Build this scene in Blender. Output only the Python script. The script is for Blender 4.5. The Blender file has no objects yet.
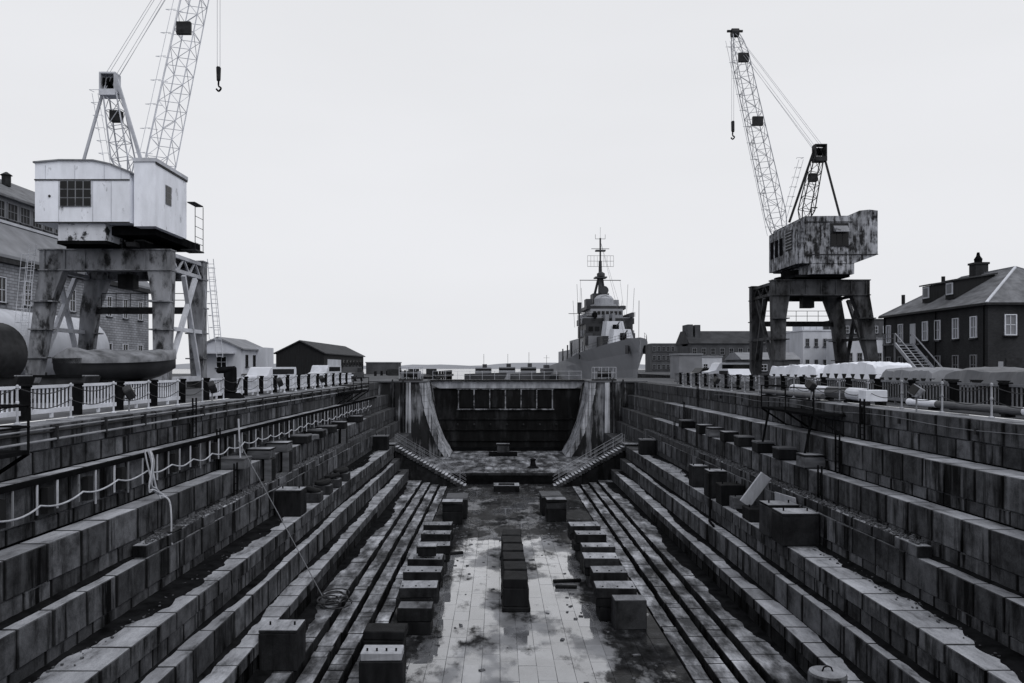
import bpy, bmesh, math, random
from mathutils import Vector, Matrix
R = math.radians
random.seed(11)
sc = bpy.context.scene
col = sc.collection

# ------------------------------------------------------------------ camera
# dock coordinates: x across (0 = centre line), y along the dock, z = 0 at the coping
CX, CH, F, VX, VY = -1.1, 1.7, 800.0, 498.0, 367.0
cam = bpy.data.cameras.new('camera')
cam.sensor_width = 36.0
cam.lens = F / 1024 * 36
cam.shift_x = (512 - VX) / 1024
cam.shift_y = (VY - 341.5) / 1024
cam.clip_end = 9000
camo = bpy.data.objects.new('camera', cam)
camo.location = (CX, 0, CH)
camo.rotation_euler = (R(90), 0, 0)
col.objects.link(camo)
sc.camera = camo

# ------------------------------------------------------------------ world: even overcast over a Nishita sky
SUN_EL, SUN_AZ = 50, 142
w = bpy.data.worlds.new('World'); sc.world = w; w.use_nodes = True
nt = w.node_tree; nt.nodes.clear()
wo = nt.nodes.new('ShaderNodeOutputWorld'); bg = nt.nodes.new('ShaderNodeBackground')
sky = nt.nodes.new('ShaderNodeTexSky'); sky.sky_type = 'NISHITA'; sky.sun_disc = False
sky.sun_elevation = R(SUN_EL); sky.sun_rotation = R(SUN_AZ)
hs = nt.nodes.new('ShaderNodeHueSaturation'); hs.inputs['Saturation'].default_value = 0.0
mx = nt.nodes.new('ShaderNodeMix'); mx.data_type = 'RGBA'; mx.inputs[0].default_value = 0.95
tcw = nt.nodes.new('ShaderNodeTexCoord'); nw = nt.nodes.new('ShaderNodeTexNoise')
nw.inputs['Scale'].default_value = 1.6; nw.inputs['Detail'].default_value = 4
mpw = nt.nodes.new('ShaderNodeMapping'); mpw.inputs['Scale'].default_value = (1, 1, 3.5)
crw = nt.nodes.new('ShaderNodeValToRGB')
crw.color_ramp.elements[0].position = .3; crw.color_ramp.elements[0].color = (.86, .87, .90, 1)
crw.color_ramp.elements[1].position = .7; crw.color_ramp.elements[1].color = (.91, .92, .955, 1)
mulw = nt.nodes.new('ShaderNodeVectorMath'); mulw.operation = 'SCALE'; mulw.inputs['Scale'].default_value = 9.25
L_ = nt.links.new
L_(sky.outputs[0], hs.inputs['Color']); L_(hs.outputs[0], mx.inputs[6])
L_(tcw.outputs['Generated'], mpw.inputs[0]); L_(mpw.outputs[0], nw.inputs['Vector']); L_(nw.outputs['Fac'], crw.inputs[0])
L_(crw.outputs[0], mulw.inputs[0]); L_(mulw.outputs[0], mx.inputs[7]); L_(mx.outputs[2], bg.inputs[0])
bg.inputs[1].default_value = 0.1
L_(bg.outputs[0], wo.inputs[0])

sl = bpy.data.lights.new('sun', 'SUN'); sl.energy = 1.15; sl.angle = R(35); sl.color = (1, .99, .975)
so = bpy.data.objects.new('sun', sl); col.objects.link(so)
sd = Vector((math.sin(R(SUN_AZ)) * math.cos(R(SUN_EL)), math.cos(R(SUN_AZ)) * math.cos(R(SUN_EL)), math.sin(R(SUN_EL))))
so.rotation_euler = sd.to_track_quat('Z', 'Y').to_euler()
so.location = (40, -60, 80)
sc.view_settings.view_transform = 'Standard'; sc.view_settings.look = 'None'
sc.view_settings.exposure = 0.0; sc.view_settings.gamma = 1.0
sc.cycles.max_bounces = 6; sc.cycles.diffuse_bounces = 3; sc.cycles.glossy_bounces = 3

# ------------------------------------------------------------------ helpers
def X(px, Y): return (px - VX) * Y / F + CX          # lateral metre position of an image column at distance Y
def Z(py, Y): return CH - (py - VY) * Y / F
ORD = ['first', 'second', 'third', 'fourth', 'fifth', 'sixth', 'seventh', 'eighth', 'ninth', 'tenth', 'eleventh', 'twelfth',
       'thirteenth', 'fourteenth', 'fifteenth', 'sixteenth', 'seventeenth', 'eighteenth', 'nineteenth', 'twentieth']

class MB:
    def __init__(s): s.v = []; s.f = []
    def hexa(s, p):                      # p: 4 bottom + 4 top (same winding)
        n = len(s.v); s.v += [tuple(q) for q in p]
        s.f += [[n+a for a in q] for q in ((0,3,2,1),(4,5,6,7),(0,1,5,4),(1,2,6,5),(2,3,7,6),(3,0,4,7))]
        return s
    def box(s, x0, x1, y0, y1, z0, z1):
        if x0 > x1: x0, x1 = x1, x0
        if y0 > y1: y0, y1 = y1, y0
        if z0 > z1: z0, z1 = z1, z0
        return s.hexa([(x0,y0,z0),(x1,y0,z0),(x1,y1,z0),(x0,y1,z0),(x0,y0,z1),(x1,y0,z1),(x1,y1,z1),(x0,y1,z1)])
    def cbox(s, c, d, rz=0, rx=0, ry=0, ch=0.0):
        m = Matrix.Translation(c) @ Matrix.Rotation(rz,4,'Z') @ Matrix.Rotation(ry,4,'Y') @ Matrix.Rotation(rx,4,'X')
        a = MB()
        if ch: a.chamfer(d[0],d[1],d[2],ch,ch*.4,random)
        else: a.box(-d[0]/2,d[0]/2,-d[1]/2,d[1]/2,-d[2]/2,d[2]/2)
        return s.add(a, m)
    def add(s, o, m=None):
        n = len(s.v); s.v += [tuple(m @ Vector(q)) if m else q for q in o.v]; s.f += [[n+i for i in f] for f in o.f]
        return s
    def chamfer(s, a, b, c, k, jit=0.0, rnd=None):   # chamfered box centred on 0
        n = len(s.v); idx = {}
        for sx in (-1,1):
            for sy in (-1,1):
                for sz in (-1,1):
                    j = [(rnd.uniform(-jit,jit) if rnd else 0) for _ in range(3)]
                    for ax in range(3):
                        p = [sx*(a/2-k), sy*(b/2-k), sz*(c/2-k)]
                        p[ax] = (sx*a/2, sy*b/2, sz*c/2)[ax]
                        idx[(sx,sy,sz,ax)] = len(s.v); s.v.append((p[0]+j[0],p[1]+j[1],p[2]+j[2]))
        g = lambda *q: idx[q]
        for sg in (-1,1):
            s.f += [[g(sg,-1,-1,0),g(sg,1,-1,0),g(sg,1,1,0),g(sg,-1,1,0)],[g(-1,sg,-1,1),g(1,sg,-1,1),g(1,sg,1,1),g(-1,sg,1,1)],[g(-1,-1,sg,2),g(1,-1,sg,2),g(1,1,sg,2),g(-1,1,sg,2)]]
        for p in (-1,1):
            for q in (-1,1):
                s.f += [[g(-1,p,q,1),g(1,p,q,1),g(1,p,q,2),g(-1,p,q,2)],[g(p,-1,q,0),g(p,1,q,0),g(p,1,q,2),g(p,-1,q,2)],[g(p,q,-1,0),g(p,q,1,0),g(p,q,1,1),g(p,q,-1,1)]]
                for t in (-1,1): s.f.append([g(p,q,t,0),g(p,q,t,1),g(p,q,t,2)])
        return s
    def frame_of(s, p, q):
        p, q = Vector(p), Vector(q); d = (q-p)
        if d.length < 1e-6: d = Vector((0,0,1e-4))
        d.normalize()
        up = Vector((0,0,1)) if abs(d.z) < .95 else Vector((0,1,0))
        a = d.cross(up).normalized(); b = a.cross(d)
        return p, q, a, b
    def bar(s, p, q, w_, h_=None):
        h_ = h_ or w_; p, q, a, b = s.frame_of(p, q); a = a*w_/2; b = b*h_/2
        return s.hexa([p-a-b,p+a-b,p+a+b,p-a+b,q-a-b,q+a-b,q+a+b,q-a+b])
    def tube(s, p, q, r, n=6, r2=None):
        r2 = r if r2 is None else r2; p, q, a, b = s.frame_of(p, q); k = len(s.v)
        for c, rr in ((p,r),(q,r2)):
            for i in range(n):
                t = 2*math.pi*i/n; s.v.append(tuple(c+a*math.cos(t)*rr+b*math.sin(t)*rr))
        for i in range(n): s.f.append([k+i,k+(i+1)%n,k+n+(i+1)%n,k+n+i])
        s.f += [[k+i for i in range(n)][::-1],[k+n+i for i in range(n)]]
        return s
    def path(s, pts, r, n=6):
        k = len(s.v); pts = [Vector(p) for p in pts]
        for i, c in enumerate(pts):
            d0 = pts[max(i-1,0)]; d1 = pts[min(i+1,len(pts)-1)]; _, _, a, b = s.frame_of(d0, d1)
            for j in range(n):
                t = 2*math.pi*j/n; s.v.append(tuple(c+a*math.cos(t)*r+b*math.sin(t)*r))
        for i in range(len(pts)-1):
            for j in range(n): s.f.append([k+i*n+j,k+i*n+(j+1)%n,k+(i+1)*n+(j+1)%n,k+(i+1)*n+j])
        s.f += [[k+j for j in range(n)][::-1],[k+(len(pts)-1)*n+j for j in range(n)]]
        return s
    def prism(s, poly, axis, a, b):
        def P(u, v, t): return {'y':(u,t,v),'x':(t,u,v),'z':(u,v,t)}[axis]
        k = len(s.v); n = len(poly); s.v += [P(u,v,a) for u,v in poly] + [P(u,v,b) for u,v in poly]
        for i in range(n): s.f.append([k+i,k+(i+1)%n,k+n+(i+1)%n,k+n+i])
        s.f += [[k+i for i in range(n)][::-1],[k+n+i for i in range(n)]]
        return s
    def lathe(s, prof, c=(0,0,0), n=12, axis='z'):
        k = len(s.v)
        for r, z in prof:
            for i in range(n):
                t = 2*math.pi*i/n; u, v = r*math.cos(t), r*math.sin(t)
                p = {'z':(u,v,z),'y':(u,z,v),'x':(z,u,v)}[axis]
                s.v.append((c[0]+p[0],c[1]+p[1],c[2]+p[2]))
        for j in range(len(prof)-1):
            for i in range(n): s.f.append([k+j*n+i,k+j*n+(i+1)%n,k+(j+1)*n+(i+1)%n,k+(j+1)*n+i])
        s.f += [[k+i for i in range(n)][::-1],[k+(len(prof)-1)*n+i for i in range(n)]]
        return s
    def mesh(s, name, smooth=False):
        me = bpy.data.meshes.new(name); me.from_pydata(s.v, [], s.f)
        bm = bmesh.new(); bm.from_mesh(me); bmesh.ops.recalc_face_normals(bm, faces=bm.faces); bm.to_mesh(me); bm.free()
        if smooth:
            for p in me.polygons: p.use_smooth = True
        return me
    def build(s, name, mat, parent=None, loc=None, smooth=False):
        me = s.mesh(name, smooth); me.materials.append(mat)
        return link(name, me, parent, loc)

def cr(P, n=5):
    P = [Vector(p) for p in P]; out = []
    for i in range(len(P)-1):
        a, b, c, d = P[max(i-1,0)], P[i], P[i+1], P[min(i+2,len(P)-1)]
        for k in range(n):
            t = k/n; out.append(.5*((2*b)+(c-a)*t+(2*a-5*b+4*c-d)*t*t+(3*b-a-3*c+d)*t**3))
    return out+[P[-1]]
def link(name, me, parent=None, loc=None):
    o = bpy.data.objects.new(name, me); col.objects.link(o)
    if parent is not None: o.parent = parent
    if loc is not None: o.location = loc
    return o
def tag(o, label, cat, group=None):
    o['label'] = label; o['category'] = cat
    if group: o['group'] = group
    return o
def thing(name, label, cat, loc=(0,0,0), group=None, rz=0):
    o = bpy.data.objects.new(name, None); o.empty_display_size = .3; col.objects.link(o)
    o.location = loc; o.rotation_euler = (0,0,rz)
    return tag(o, label, cat, group)
def struct(o): o['kind'] = 'structure'; return o
def stuff(o): o['kind'] = 'stuff'; return o
def copy_tree(o, parent=None):
    c = o.copy(); col.objects.link(c); c.parent = parent
    for ch in list(o.children): copy_tree(ch, c)
    return c

# ------------------------------------------------------------------ materials (a grey place: every colour is a cool grey)
def g(v, a=1): return (v*.955, v*.99, v*1.09, a)
class NT:
    def __init__(s, name):
        s.m = bpy.data.materials.new(name); s.m.use_nodes = True; s.t = s.m.node_tree
        s.b = s.t.nodes['Principled BSDF']
        s.geo = s.t.nodes.new('ShaderNodeNewGeometry')
    def n(s, ty, **k):
        x = s.t.nodes.new('ShaderNode'+ty)
        for a, v in k.items(): setattr(x, a, v)
        return x
    def l(s, a, b): s.t.links.new(a, b)
    def noise(s, scale, vec=(1,1,1), detail=4, rough=.6, src=None):
        mp = s.n('Mapping'); mp.inputs['Scale'].default_value = vec
        s.l(src or s.geo.outputs['Position'], mp.inputs[0])
        nz = s.n('TexNoise'); nz.inputs['Scale'].default_value = scale; nz.inputs['Detail'].default_value = detail; nz.inputs['Roughness'].default_value = rough
        s.l(mp.outputs[0], nz.inputs['Vector']); return nz.outputs['Fac']
    def ramp(s, fac, stops):
        r = s.n('ValToRGB'); e = r.color_ramp.elements
        while len(e) < len(stops): e.new(.5)
        for i, (p, v) in enumerate(stops):
            e[i].position = p; e[i].color = g(v) if not isinstance(v, tuple) else v
        s.l(fac, r.inputs[0]); return r.outputs[0]
    def math(s, op, a, b=None, clamp=False):
        x = s.n('Math', operation=op, use_clamp=clamp)
        for i, q in enumerate((a, b)):
            if q is None: continue
            if isinstance(q, (int, float)): x.inputs[i].default_value = q
            else: s.l(q, x.inputs[i])
        return x.outputs[0]
    def mix(s, fac, a, b, mode='MIX'):
        x = s.n('Mix', data_type='RGBA', blend_type=mode)
        for i, q in ((0,fac),(6,a),(7,b)):
            if isinstance(q, (int,float)): x.inputs[i].default_value = q if i == 0 else g(q)
            elif isinstance(q, tuple): x.inputs[i].default_value = q
            else: s.l(q, x.inputs[i])
        return x.outputs[2]
    def bump(s, h, strength=.4, dist=.02):
        x = s.n('Bump'); x.inputs['Strength'].default_value = strength; x.inputs['Distance'].default_value = dist
        s.l(h, x.inputs['Height']); s.l(x.outputs[0], s.b.inputs['Normal'])
    def sep(s, sock):
        x = s.n('SeparateXYZ'); s.l(sock, x.inputs[0]); return x.outputs
    def setc(s, c):
        if isinstance(c, (int,float)): s.b.inputs['Base Color'].default_value = g(c)
        else: s.l(c, s.b.inputs['Base Color'])
    def setr(s, r):
        if isinstance(r, (int,float)): s.b.inputs['Roughness'].default_value = r
        else: s.l(r, s.b.inputs['Roughness'])

def n3(v): return (v, v, v, 1)
def simple(name, lo, hi, scale=2.0, rough=.7, vec=(1,1,1), bump=.25, dist=.01, metal=0, rnd=.25, spec=.12, grain=25):
    t = NT(name)
    c = t.ramp(t.noise(scale, vec), [(.3, lo), (.72, hi)])
    if rnd:
        oi = t.n('ObjectInfo'); k = t.math('MULTIPLY_ADD', oi.outputs['Random'], rnd*2); t.t.nodes[-1].inputs[2].default_value = 1-rnd
        cb = t.n('CombineColor'); [t.l(k, cb.inputs[i]) for i in range(3)]
        c = t.mix(1.0, c, cb.outputs[0], 'MULTIPLY')
    t.setc(c); t.setr(rough); t.b.inputs['Metallic'].default_value = metal
    t.b.inputs['Specular IOR Level'].default_value = spec
    if bump: t.bump(t.noise(grain, vec, 3), bump, dist)
    return t.m

def stone_mat(name, lo, hi, top, streak=.75, wet=.55, joints=False, damp=False):
    """granite: grain, one tone for each block, run-off streaks down the risers, paler up-facing faces"""
    t = NT(name); oi = t.n('ObjectInfo')
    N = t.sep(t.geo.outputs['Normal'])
    base = t.ramp(t.noise(1.1, detail=8, rough=.7), [(.34, lo), (.66, hi)])
    k = t.math('MULTIPLY_ADD', oi.outputs['Random'], 1.0); t.t.nodes[-1].inputs[2].default_value = .5
    cb = t.n('CombineColor'); [t.l(k, cb.inputs[i]) for i in range(3)]
    base = t.mix(1.0, base, cb.outputs[0], 'MULTIPLY')
    sp = t.ramp(t.noise(38, detail=2), [(.35, n3(.75)), (.65, n3(1.25))])
    base = t.mix(.7, base, sp, 'MULTIPLY')
    # damp streaks on upright faces
    st = t.noise(1.0, (1.3, 1.3, .16), 6, .68)
    sm = t.ramp(st, [(.50, (0,0,0,1)), (.62, (1,1,1,1))])
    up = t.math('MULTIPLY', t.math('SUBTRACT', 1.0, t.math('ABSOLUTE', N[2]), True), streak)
    bw = t.n('RGBToBW'); t.l(sm, bw.inputs[0])
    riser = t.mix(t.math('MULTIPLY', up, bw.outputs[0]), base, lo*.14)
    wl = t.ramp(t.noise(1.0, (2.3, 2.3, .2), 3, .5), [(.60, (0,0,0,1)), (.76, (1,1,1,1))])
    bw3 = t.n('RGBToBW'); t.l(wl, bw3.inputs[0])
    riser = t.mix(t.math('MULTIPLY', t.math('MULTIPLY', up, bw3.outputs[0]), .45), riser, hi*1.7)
    if joints:
        tc = t.n('TexCoord'); G = t.sep(tc.outputs['Generated'])
        e_ = t.math('MINIMUM', G[1], t.math('SUBTRACT', 1.0, G[1]))
        e_ = t.math('ADD', e_, t.math('MULTIPLY', t.math('SUBTRACT', t.noise(1.0, (3,3,.5), 5, .7), .5), .16))
        jm = t.ramp(e_, [(.012, (1,1,1,1)), (.06, (0,0,0,1))]); bj = t.n('RGBToBW'); t.l(jm, bj.inputs[0])
        riser = t.mix(t.math('MULTIPLY', t.math('MULTIPLY', up, bj.outputs[0]), .85), riser, lo*.12)
    # up-facing faces: a paler tone than the risers, with grime along them
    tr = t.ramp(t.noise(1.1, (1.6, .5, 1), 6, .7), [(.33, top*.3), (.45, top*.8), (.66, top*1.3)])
    if damp:
        dm_ = t.ramp(t.noise(.8, (1.3,.45,1), 6, .65), [(.40, n3(.16)), (.52, n3(.6)), (.64, n3(1.25))])
        tr = t.mix(1.0, tr, dm_, 'MULTIPLY')
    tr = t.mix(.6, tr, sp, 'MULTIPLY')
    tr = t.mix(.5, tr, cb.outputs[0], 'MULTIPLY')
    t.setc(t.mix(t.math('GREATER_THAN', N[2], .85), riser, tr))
    t.setr(t.math('SUBTRACT', .82, t.math('MULTIPLY', bw.outputs[0], wet*.6)))
    t.b.inputs['Specular IOR Level'].default_value = .04
    t.bump(t.math('ADD', t.noise(22, detail=4), t.noise(3.0, detail=3)), .45, .025)
    return t.m

def wet_floor(name):
    t = NT(name); oi = t.n('ObjectInfo')
    base = t.ramp(t.noise(.7, detail=6), [(.3, .10), (.7, .20)])
    k = t.math('MULTIPLY_ADD', oi.outputs['Random'], .35); t.t.nodes[-1].inputs[2].default_value = .82
    cb = t.n('CombineColor'); [t.l(k, cb.inputs[i]) for i in range(3)]
    base = t.mix(1.0, base, cb.outputs[0], 'MULTIPLY')
    muck = t.ramp(t.noise(.42, (1, .55, 1), 8, .68), [(.50, (0,0,0,1)), (.56, (1,1,1,1))])
    bm_ = t.n('RGBToBW'); t.l(muck, bm_.inputs[0])
    P = t.sep(t.geo.outputs['Position'])
    far = t.math('MULTIPLY', t.math('SUBTRACT', P[1], 44), .07, True)   # silt lies at the gate end of the floor
    side = t.math('MULTIPLY', t.math('SUBTRACT', t.math('ABSOLUTE', t.math('ADD', P[0], .3)), 3.0), .55, True)
    mm = t.ramp(t.math('ADD', t.noise(.42, (1, .55, 1), 8, .68), t.math('MULTIPLY', t.math('ADD', t.math('MULTIPLY', far, .62), side), .2)), [(.54, (0,0,0,1)), (.63, (1,1,1,1))])
    bq = t.n('RGBToBW'); t.l(mm, bq.inputs[0])
    t.setc(t.mix(bq.outputs[0], base, t.ramp(t.noise(2.2, (1,.7,1), 8, .7), [(.35, .005), (.55, .018), (.7, .07)])))
    wetm = t.ramp(t.noise(.3, (1, .6, 1), 5, .55), [(.50, (.02,.02,.02,1)), (.58, (.55,.55,.55,1))])
    bw = t.n('RGBToBW'); t.l(wetm, bw.inputs[0])
    t.setr(t.math('ADD', bw.outputs[0], t.math('MULTIPLY', bq.outputs[0], .35)))
    t.l(t.math('SUBTRACT', .4, t.math('MULTIPLY', bq.outputs[0], .36)), t.b.inputs['Specular IOR Level'])
    wc = t.ramp(t.noise(.3, (1, .6, 1), 5, .55), [(.50, (1,1,1,1)), (.545, (.0,.0,.0,1))])
    bc_ = t.n('RGBToBW'); t.l(wc, bc_.inputs[0])
    t.l(t.math('MULTIPLY', bc_.outputs[0], t.math('SUBTRACT', 1.0, t.math('MULTIPLY', bq.outputs[0], .93))), t.b.inputs['Coat Weight'])
    t.b.inputs['Coat IOR'].default_value = 1.6; t.b.inputs['Coat Roughness'].default_value = .02
    h = t.math('MULTIPLY', t.noise(9, detail=4), bw.outputs[0])
    t.bump(t.math('ADD', h, t.math('MULTIPLY', t.math('MULTIPLY', t.noise(14, detail=5), bq.outputs[0]), 2.0)), .25, .03)
    return t.m

def patchy(name, dark, pale, thr, scale=1.2, rough=.6, soft=.05, vec=(1,1,1), src='Object', stain=.5, runs=0):
    """peeling or rust-eaten paint"""
    t = NT(name); tc = t.n('TexCoord'); s_ = tc.outputs['Object']
    a = t.noise(scale, vec, 7, .66, s_)
    if runs: a = t.math('ADD', t.math('MULTIPLY', a, 1-runs), t.math('MULTIPLY', t.noise(1.0, (3.4,3.4,.35), 6, .7, s_), runs))
    m = t.ramp(a, [(thr-soft, (0,0,0,1)), (thr+soft, (1,1,1,1))])
    bw = t.n('RGBToBW'); t.l(m, bw.inputs[0])
    pc = t.ramp(t.noise(.9, (1,1,.35), 4, .6, s_), [(.3, pale*(1-stain)), (.62, pale)])
    dc = t.ramp(t.noise(5, (1,1,1), 4, .6, s_), [(.3, dark*.5), (.7, dark*1.5)])
    t.setc(t.mix(bw.outputs[0], pc, dc)); t.setr(rough); t.b.inputs['Specular IOR Level'].default_value = .15
    t.bump(t.math('ADD', t.math('MULTIPLY', bw.outputs[0], -.6), t.noise(7, src=s_)), .3, .03)
    return t.m

def streaked(name, dark, pale, thr, sx=1.2, sz=.1, soft=.08):
    """stone or steel with long vertical run-off streaks of lime"""
    t = NT(name)
    a = t.noise(1.0, (sx, sx, sz), 6, .68); b = t.noise(.35, detail=5)
    m = t.ramp(t.math('ADD', t.math('MULTIPLY', a, .7), t.math('MULTIPLY', b, .3)), [(thr-soft, (0,0,0,1)), (thr+soft, (1,1,1,1))])
    bw = t.n('RGBToBW'); t.l(m, bw.inputs[0])
    dc = t.ramp(t.noise(1.3, (1,1,.3), 6), [(.3, dark*.4), (.7, dark*1.5)])
    t.setc(t.mix(bw.outputs[0], dc, pale)); t.setr(.75); t.b.inputs['Specular IOR Level'].default_value = .1
    t.bump(t.noise(12, detail=5), .4, .03)
    return t.m

def brick_mat(name, c1, c2, mortar, scale=1.0, axis='x'):
    t = NT(name); tc = t.n('TexCoord')
    P = t.sep(tc.outputs['Object']); cb = t.n('CombineXYZ')
    t.l(t.math('ADD', P[0], P[1]), cb.inputs[0]); t.l(P[2], cb.inputs[1])
    b = t.n('TexBrick'); b.inputs['Color1'].default_value = g(c1); b.inputs['Color2'].default_value = g(c2); b.inputs['Mortar'].default_value = g(mortar)
    b.inputs['Scale'].default_value = scale; b.inputs['Mortar Size'].default_value = .012
    b.inputs['Brick Width'].default_value = .24; b.inputs['Row Height'].default_value = .08
    t.l(cb.outputs[0], b.inputs['Vector'])
    d = t.ramp(t.noise(.5, (1,1,.4), 5, .6, tc.outputs['Object']), [(.3, n3(.55)), (.7, n3(1.2))])
    t.setc(t.mix(.85, b.outputs['Color'], d, 'MULTIPLY')); t.setr(.85); t.b.inputs['Specular IOR Level'].default_value = .1
    t.bump(b.outputs['Fac'], -.2, .01)
    return t.m

M = {}
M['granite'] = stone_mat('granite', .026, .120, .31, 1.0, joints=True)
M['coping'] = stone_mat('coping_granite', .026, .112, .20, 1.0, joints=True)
M['core'] = simple('mortar_core', .004, .010, 1.5, .9, rnd=0, spec=.0)
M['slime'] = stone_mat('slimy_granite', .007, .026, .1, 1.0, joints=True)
M['farstone'] = streaked('lime_run_granite', .045, .24, .63, 1.4, .14, .09)
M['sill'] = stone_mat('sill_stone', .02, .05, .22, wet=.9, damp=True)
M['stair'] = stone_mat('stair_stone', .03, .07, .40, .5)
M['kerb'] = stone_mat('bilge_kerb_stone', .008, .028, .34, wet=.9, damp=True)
M['floor'] = wet_floor('wet_flagstone')
M['timber'] = simple('wet_dark_timber', .007, .022, 1.2, .55, (2,2,.5), .5, .02, spec=.03)
M['timber2'] = simple('weathered_timber', .05, .15, 1.5, .8, (.6,3,3), .5, .02)
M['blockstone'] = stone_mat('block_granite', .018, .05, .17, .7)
M['capwood'] = stone_mat('pale_top_cap_timber', .010, .035, .27, .6)  # cap tops set much paler than the cap sides
M['plank'] = simple('pale_plank', .35, .5, 2, .7, (3,3,.4))
M['concrete'] = simple('deck_concrete', .06, .13, .35, .85, rnd=0, grain=12, dist=.006)
M['asphalt'] = simple('quay_asphalt', .05, .1, .25, .9, rnd=0, grain=30)
M['black'] = simple('black_iron', .005, .012, 2, .6, rnd=.1, spec=.0)
M['dark'] = simple('dark_steel', .012, .035, 2, .6)
M['steel'] = patchy('grey_painted_steel', .05, .26, .62, 1.3, .6)
M['white'] = simple('white_painted_wood', .52, .74, 1.2, .6, rnd=.1, bump=.1)
M['offwhite'] = simple('offwhite_metal', .36, .58, 1.0, .55, rnd=.15, bump=.1)
M['postgrey'] = simple('grey_post_paint', .22, .36, 2, .6)
M['picket'] = simple('grey_painted_pickets', .09, .20, 1.4, .7, rnd=.15)
M['cranewhite'] = patchy('white_crane_paint', .14, .88, .655, 1.5, .5, .05, (1,1,.45), stain=.2)
M['craneworn'] = patchy('chipped_white_paint', .03, .62, .55, 1.0, .6, .03, stain=.3)
M['portalgrey'] = patchy('grey_portal_paint', .02, .28, .55, 1.1, .6, .07, (1,1,.5), stain=.6)
M['rust'] = patchy('rusted_crane_plate', .014, .42, .50, 1.8, .75, .06, (1,1,.7), stain=.7, runs=.5)
M['rustleg'] = patchy('rusted_portal_steel', .007, .085, .53, .7, .8, .09, (1,1,.45), stain=.6)
M['lattice'] = simple('grey_lattice_steel', .45, .62, .6, .6, rnd=0, bump=0)
M['latticed'] = simple('dark_lattice_steel', .26, .40, .6, .6, rnd=0, bump=0)
M['cable'] = simple('wire_rope', .26, .36, 1, .6, rnd=0, bump=0)
M['glass'] = simple('dark_window_glass', .006, .014, .6, .15, rnd=.3, bump=0, spec=.2)
M['brick'] = brick_mat('dark_red_brick', .034, .022, .04)
M['brickpale'] = brick_mat('pale_granite_block', .34, .24, .16, .25)
M['brickfar'] = brick_mat('far_brick', .085, .06, .09)
M['slate'] = simple('slate_roof', .07, .19, 1.2, .7, (1,.6,1), .3, .02, rnd=0, grain=6)
M['roofdark'] = simple('tarred_roof', .03, .06, .6, .8, rnd=0)
M['roofgrey'] = simple('grey_roof_sheet', .16, .24, .5, .7, rnd=0)
M['shed'] = simple('black_boarding', .012, .024, 2.5, .8, (4,4,.2), rnd=0)
M['whitewall'] = simple('whitewashed_wall', .42, .58, .6, .8, (1,1,.4), rnd=.08)
M['tarpwhite'] = simple('white_tarpaulin', .60, .82, .8, .45, rnd=.08, bump=.3, grain=3, dist=.06)
M['tarpgrey'] = simple('grey_tarpaulin', .12, .20, .8, .55, rnd=.3, bump=.3, grain=3, dist=.06)
M['pipewhite'] = simple('white_pipe', .55, .75, 1, .4, rnd=.1)
M['pipegrey'] = simple('grey_pipe', .06, .12, 1, .45, rnd=.1)
M['hull'] = simple('naval_grey', .19, .27, .12, .5, (1,1,.5), rnd=.08, bump=0)
M['gunpale'] = simple('pale_gun_paint', .40, .55, .3, .5, rnd=0, bump=0)
M['navdark'] = simple('naval_dark_grey', .035, .07, .3, .5, rnd=.3, bump=0)
M['navpale'] = simple('naval_pale_grey', .22, .36, .3, .5, rnd=.1, bump=0)
M['hulldark'] = simple('dark_boat_hull', .02, .045, .6, .35, rnd=0)
M['canvas'] = simple('boat_cover_canvas', .04, .24, 1.2, .6, rnd=0, grain=3, dist=.05)
M['rope'] = simple('pale_rope', .34, .55, 3, .8, rnd=.1)
M['line'] = simple('grey_line', .14, .24, 3, .8, rnd=0)
M['ropedark'] = simple('tarred_rope', .02, .05, 3, .8, rnd=.1)
M['lime'] = streaked('limestained_abutment', .02, .38, .57)
M['lime2'] = streaked('limestained_quoin', .035, .52, .51, 3.0, .07, .10)
M['gate'] = streaked('rusted_gate_plate', .006, .05, .66, .9, .14, .14)
M['gatetop'] = streaked('weathered_gate_girder', .32, .14, .62, .8, .5, .1)
M['gateframe'] = patchy('peeling_white_paint', .03, .30, .49, 1.5, .7, .06)
M['gravel'] = simple('broken_stone_chips', .02, .16, 7, .9, rnd=0)
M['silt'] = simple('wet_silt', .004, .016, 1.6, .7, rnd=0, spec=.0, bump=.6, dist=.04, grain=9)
M['tyre'] = simple('black_rubber', .012, .02, 3, .8, rnd=0)
M['hill'] = simple('far_shore', .22, .28, .01, .9, rnd=0, bump=0)
M['paint'] = simple('pale_car_paint', .55, .65, 1, .3, rnd=.1, bump=0)
M['paintd'] = simple('dark_car_paint', .03, .05, 1, .3, rnd=.1, bump=0)
t = NT('harbour_water'); t.setc(.05); t.setr(.12); t.b.inputs['IOR'].default_value = 1.33
t.bump(t.noise(.35, (1, 1.6, 1), 6, .6), .35, .4); M['water'] = t.m

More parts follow.
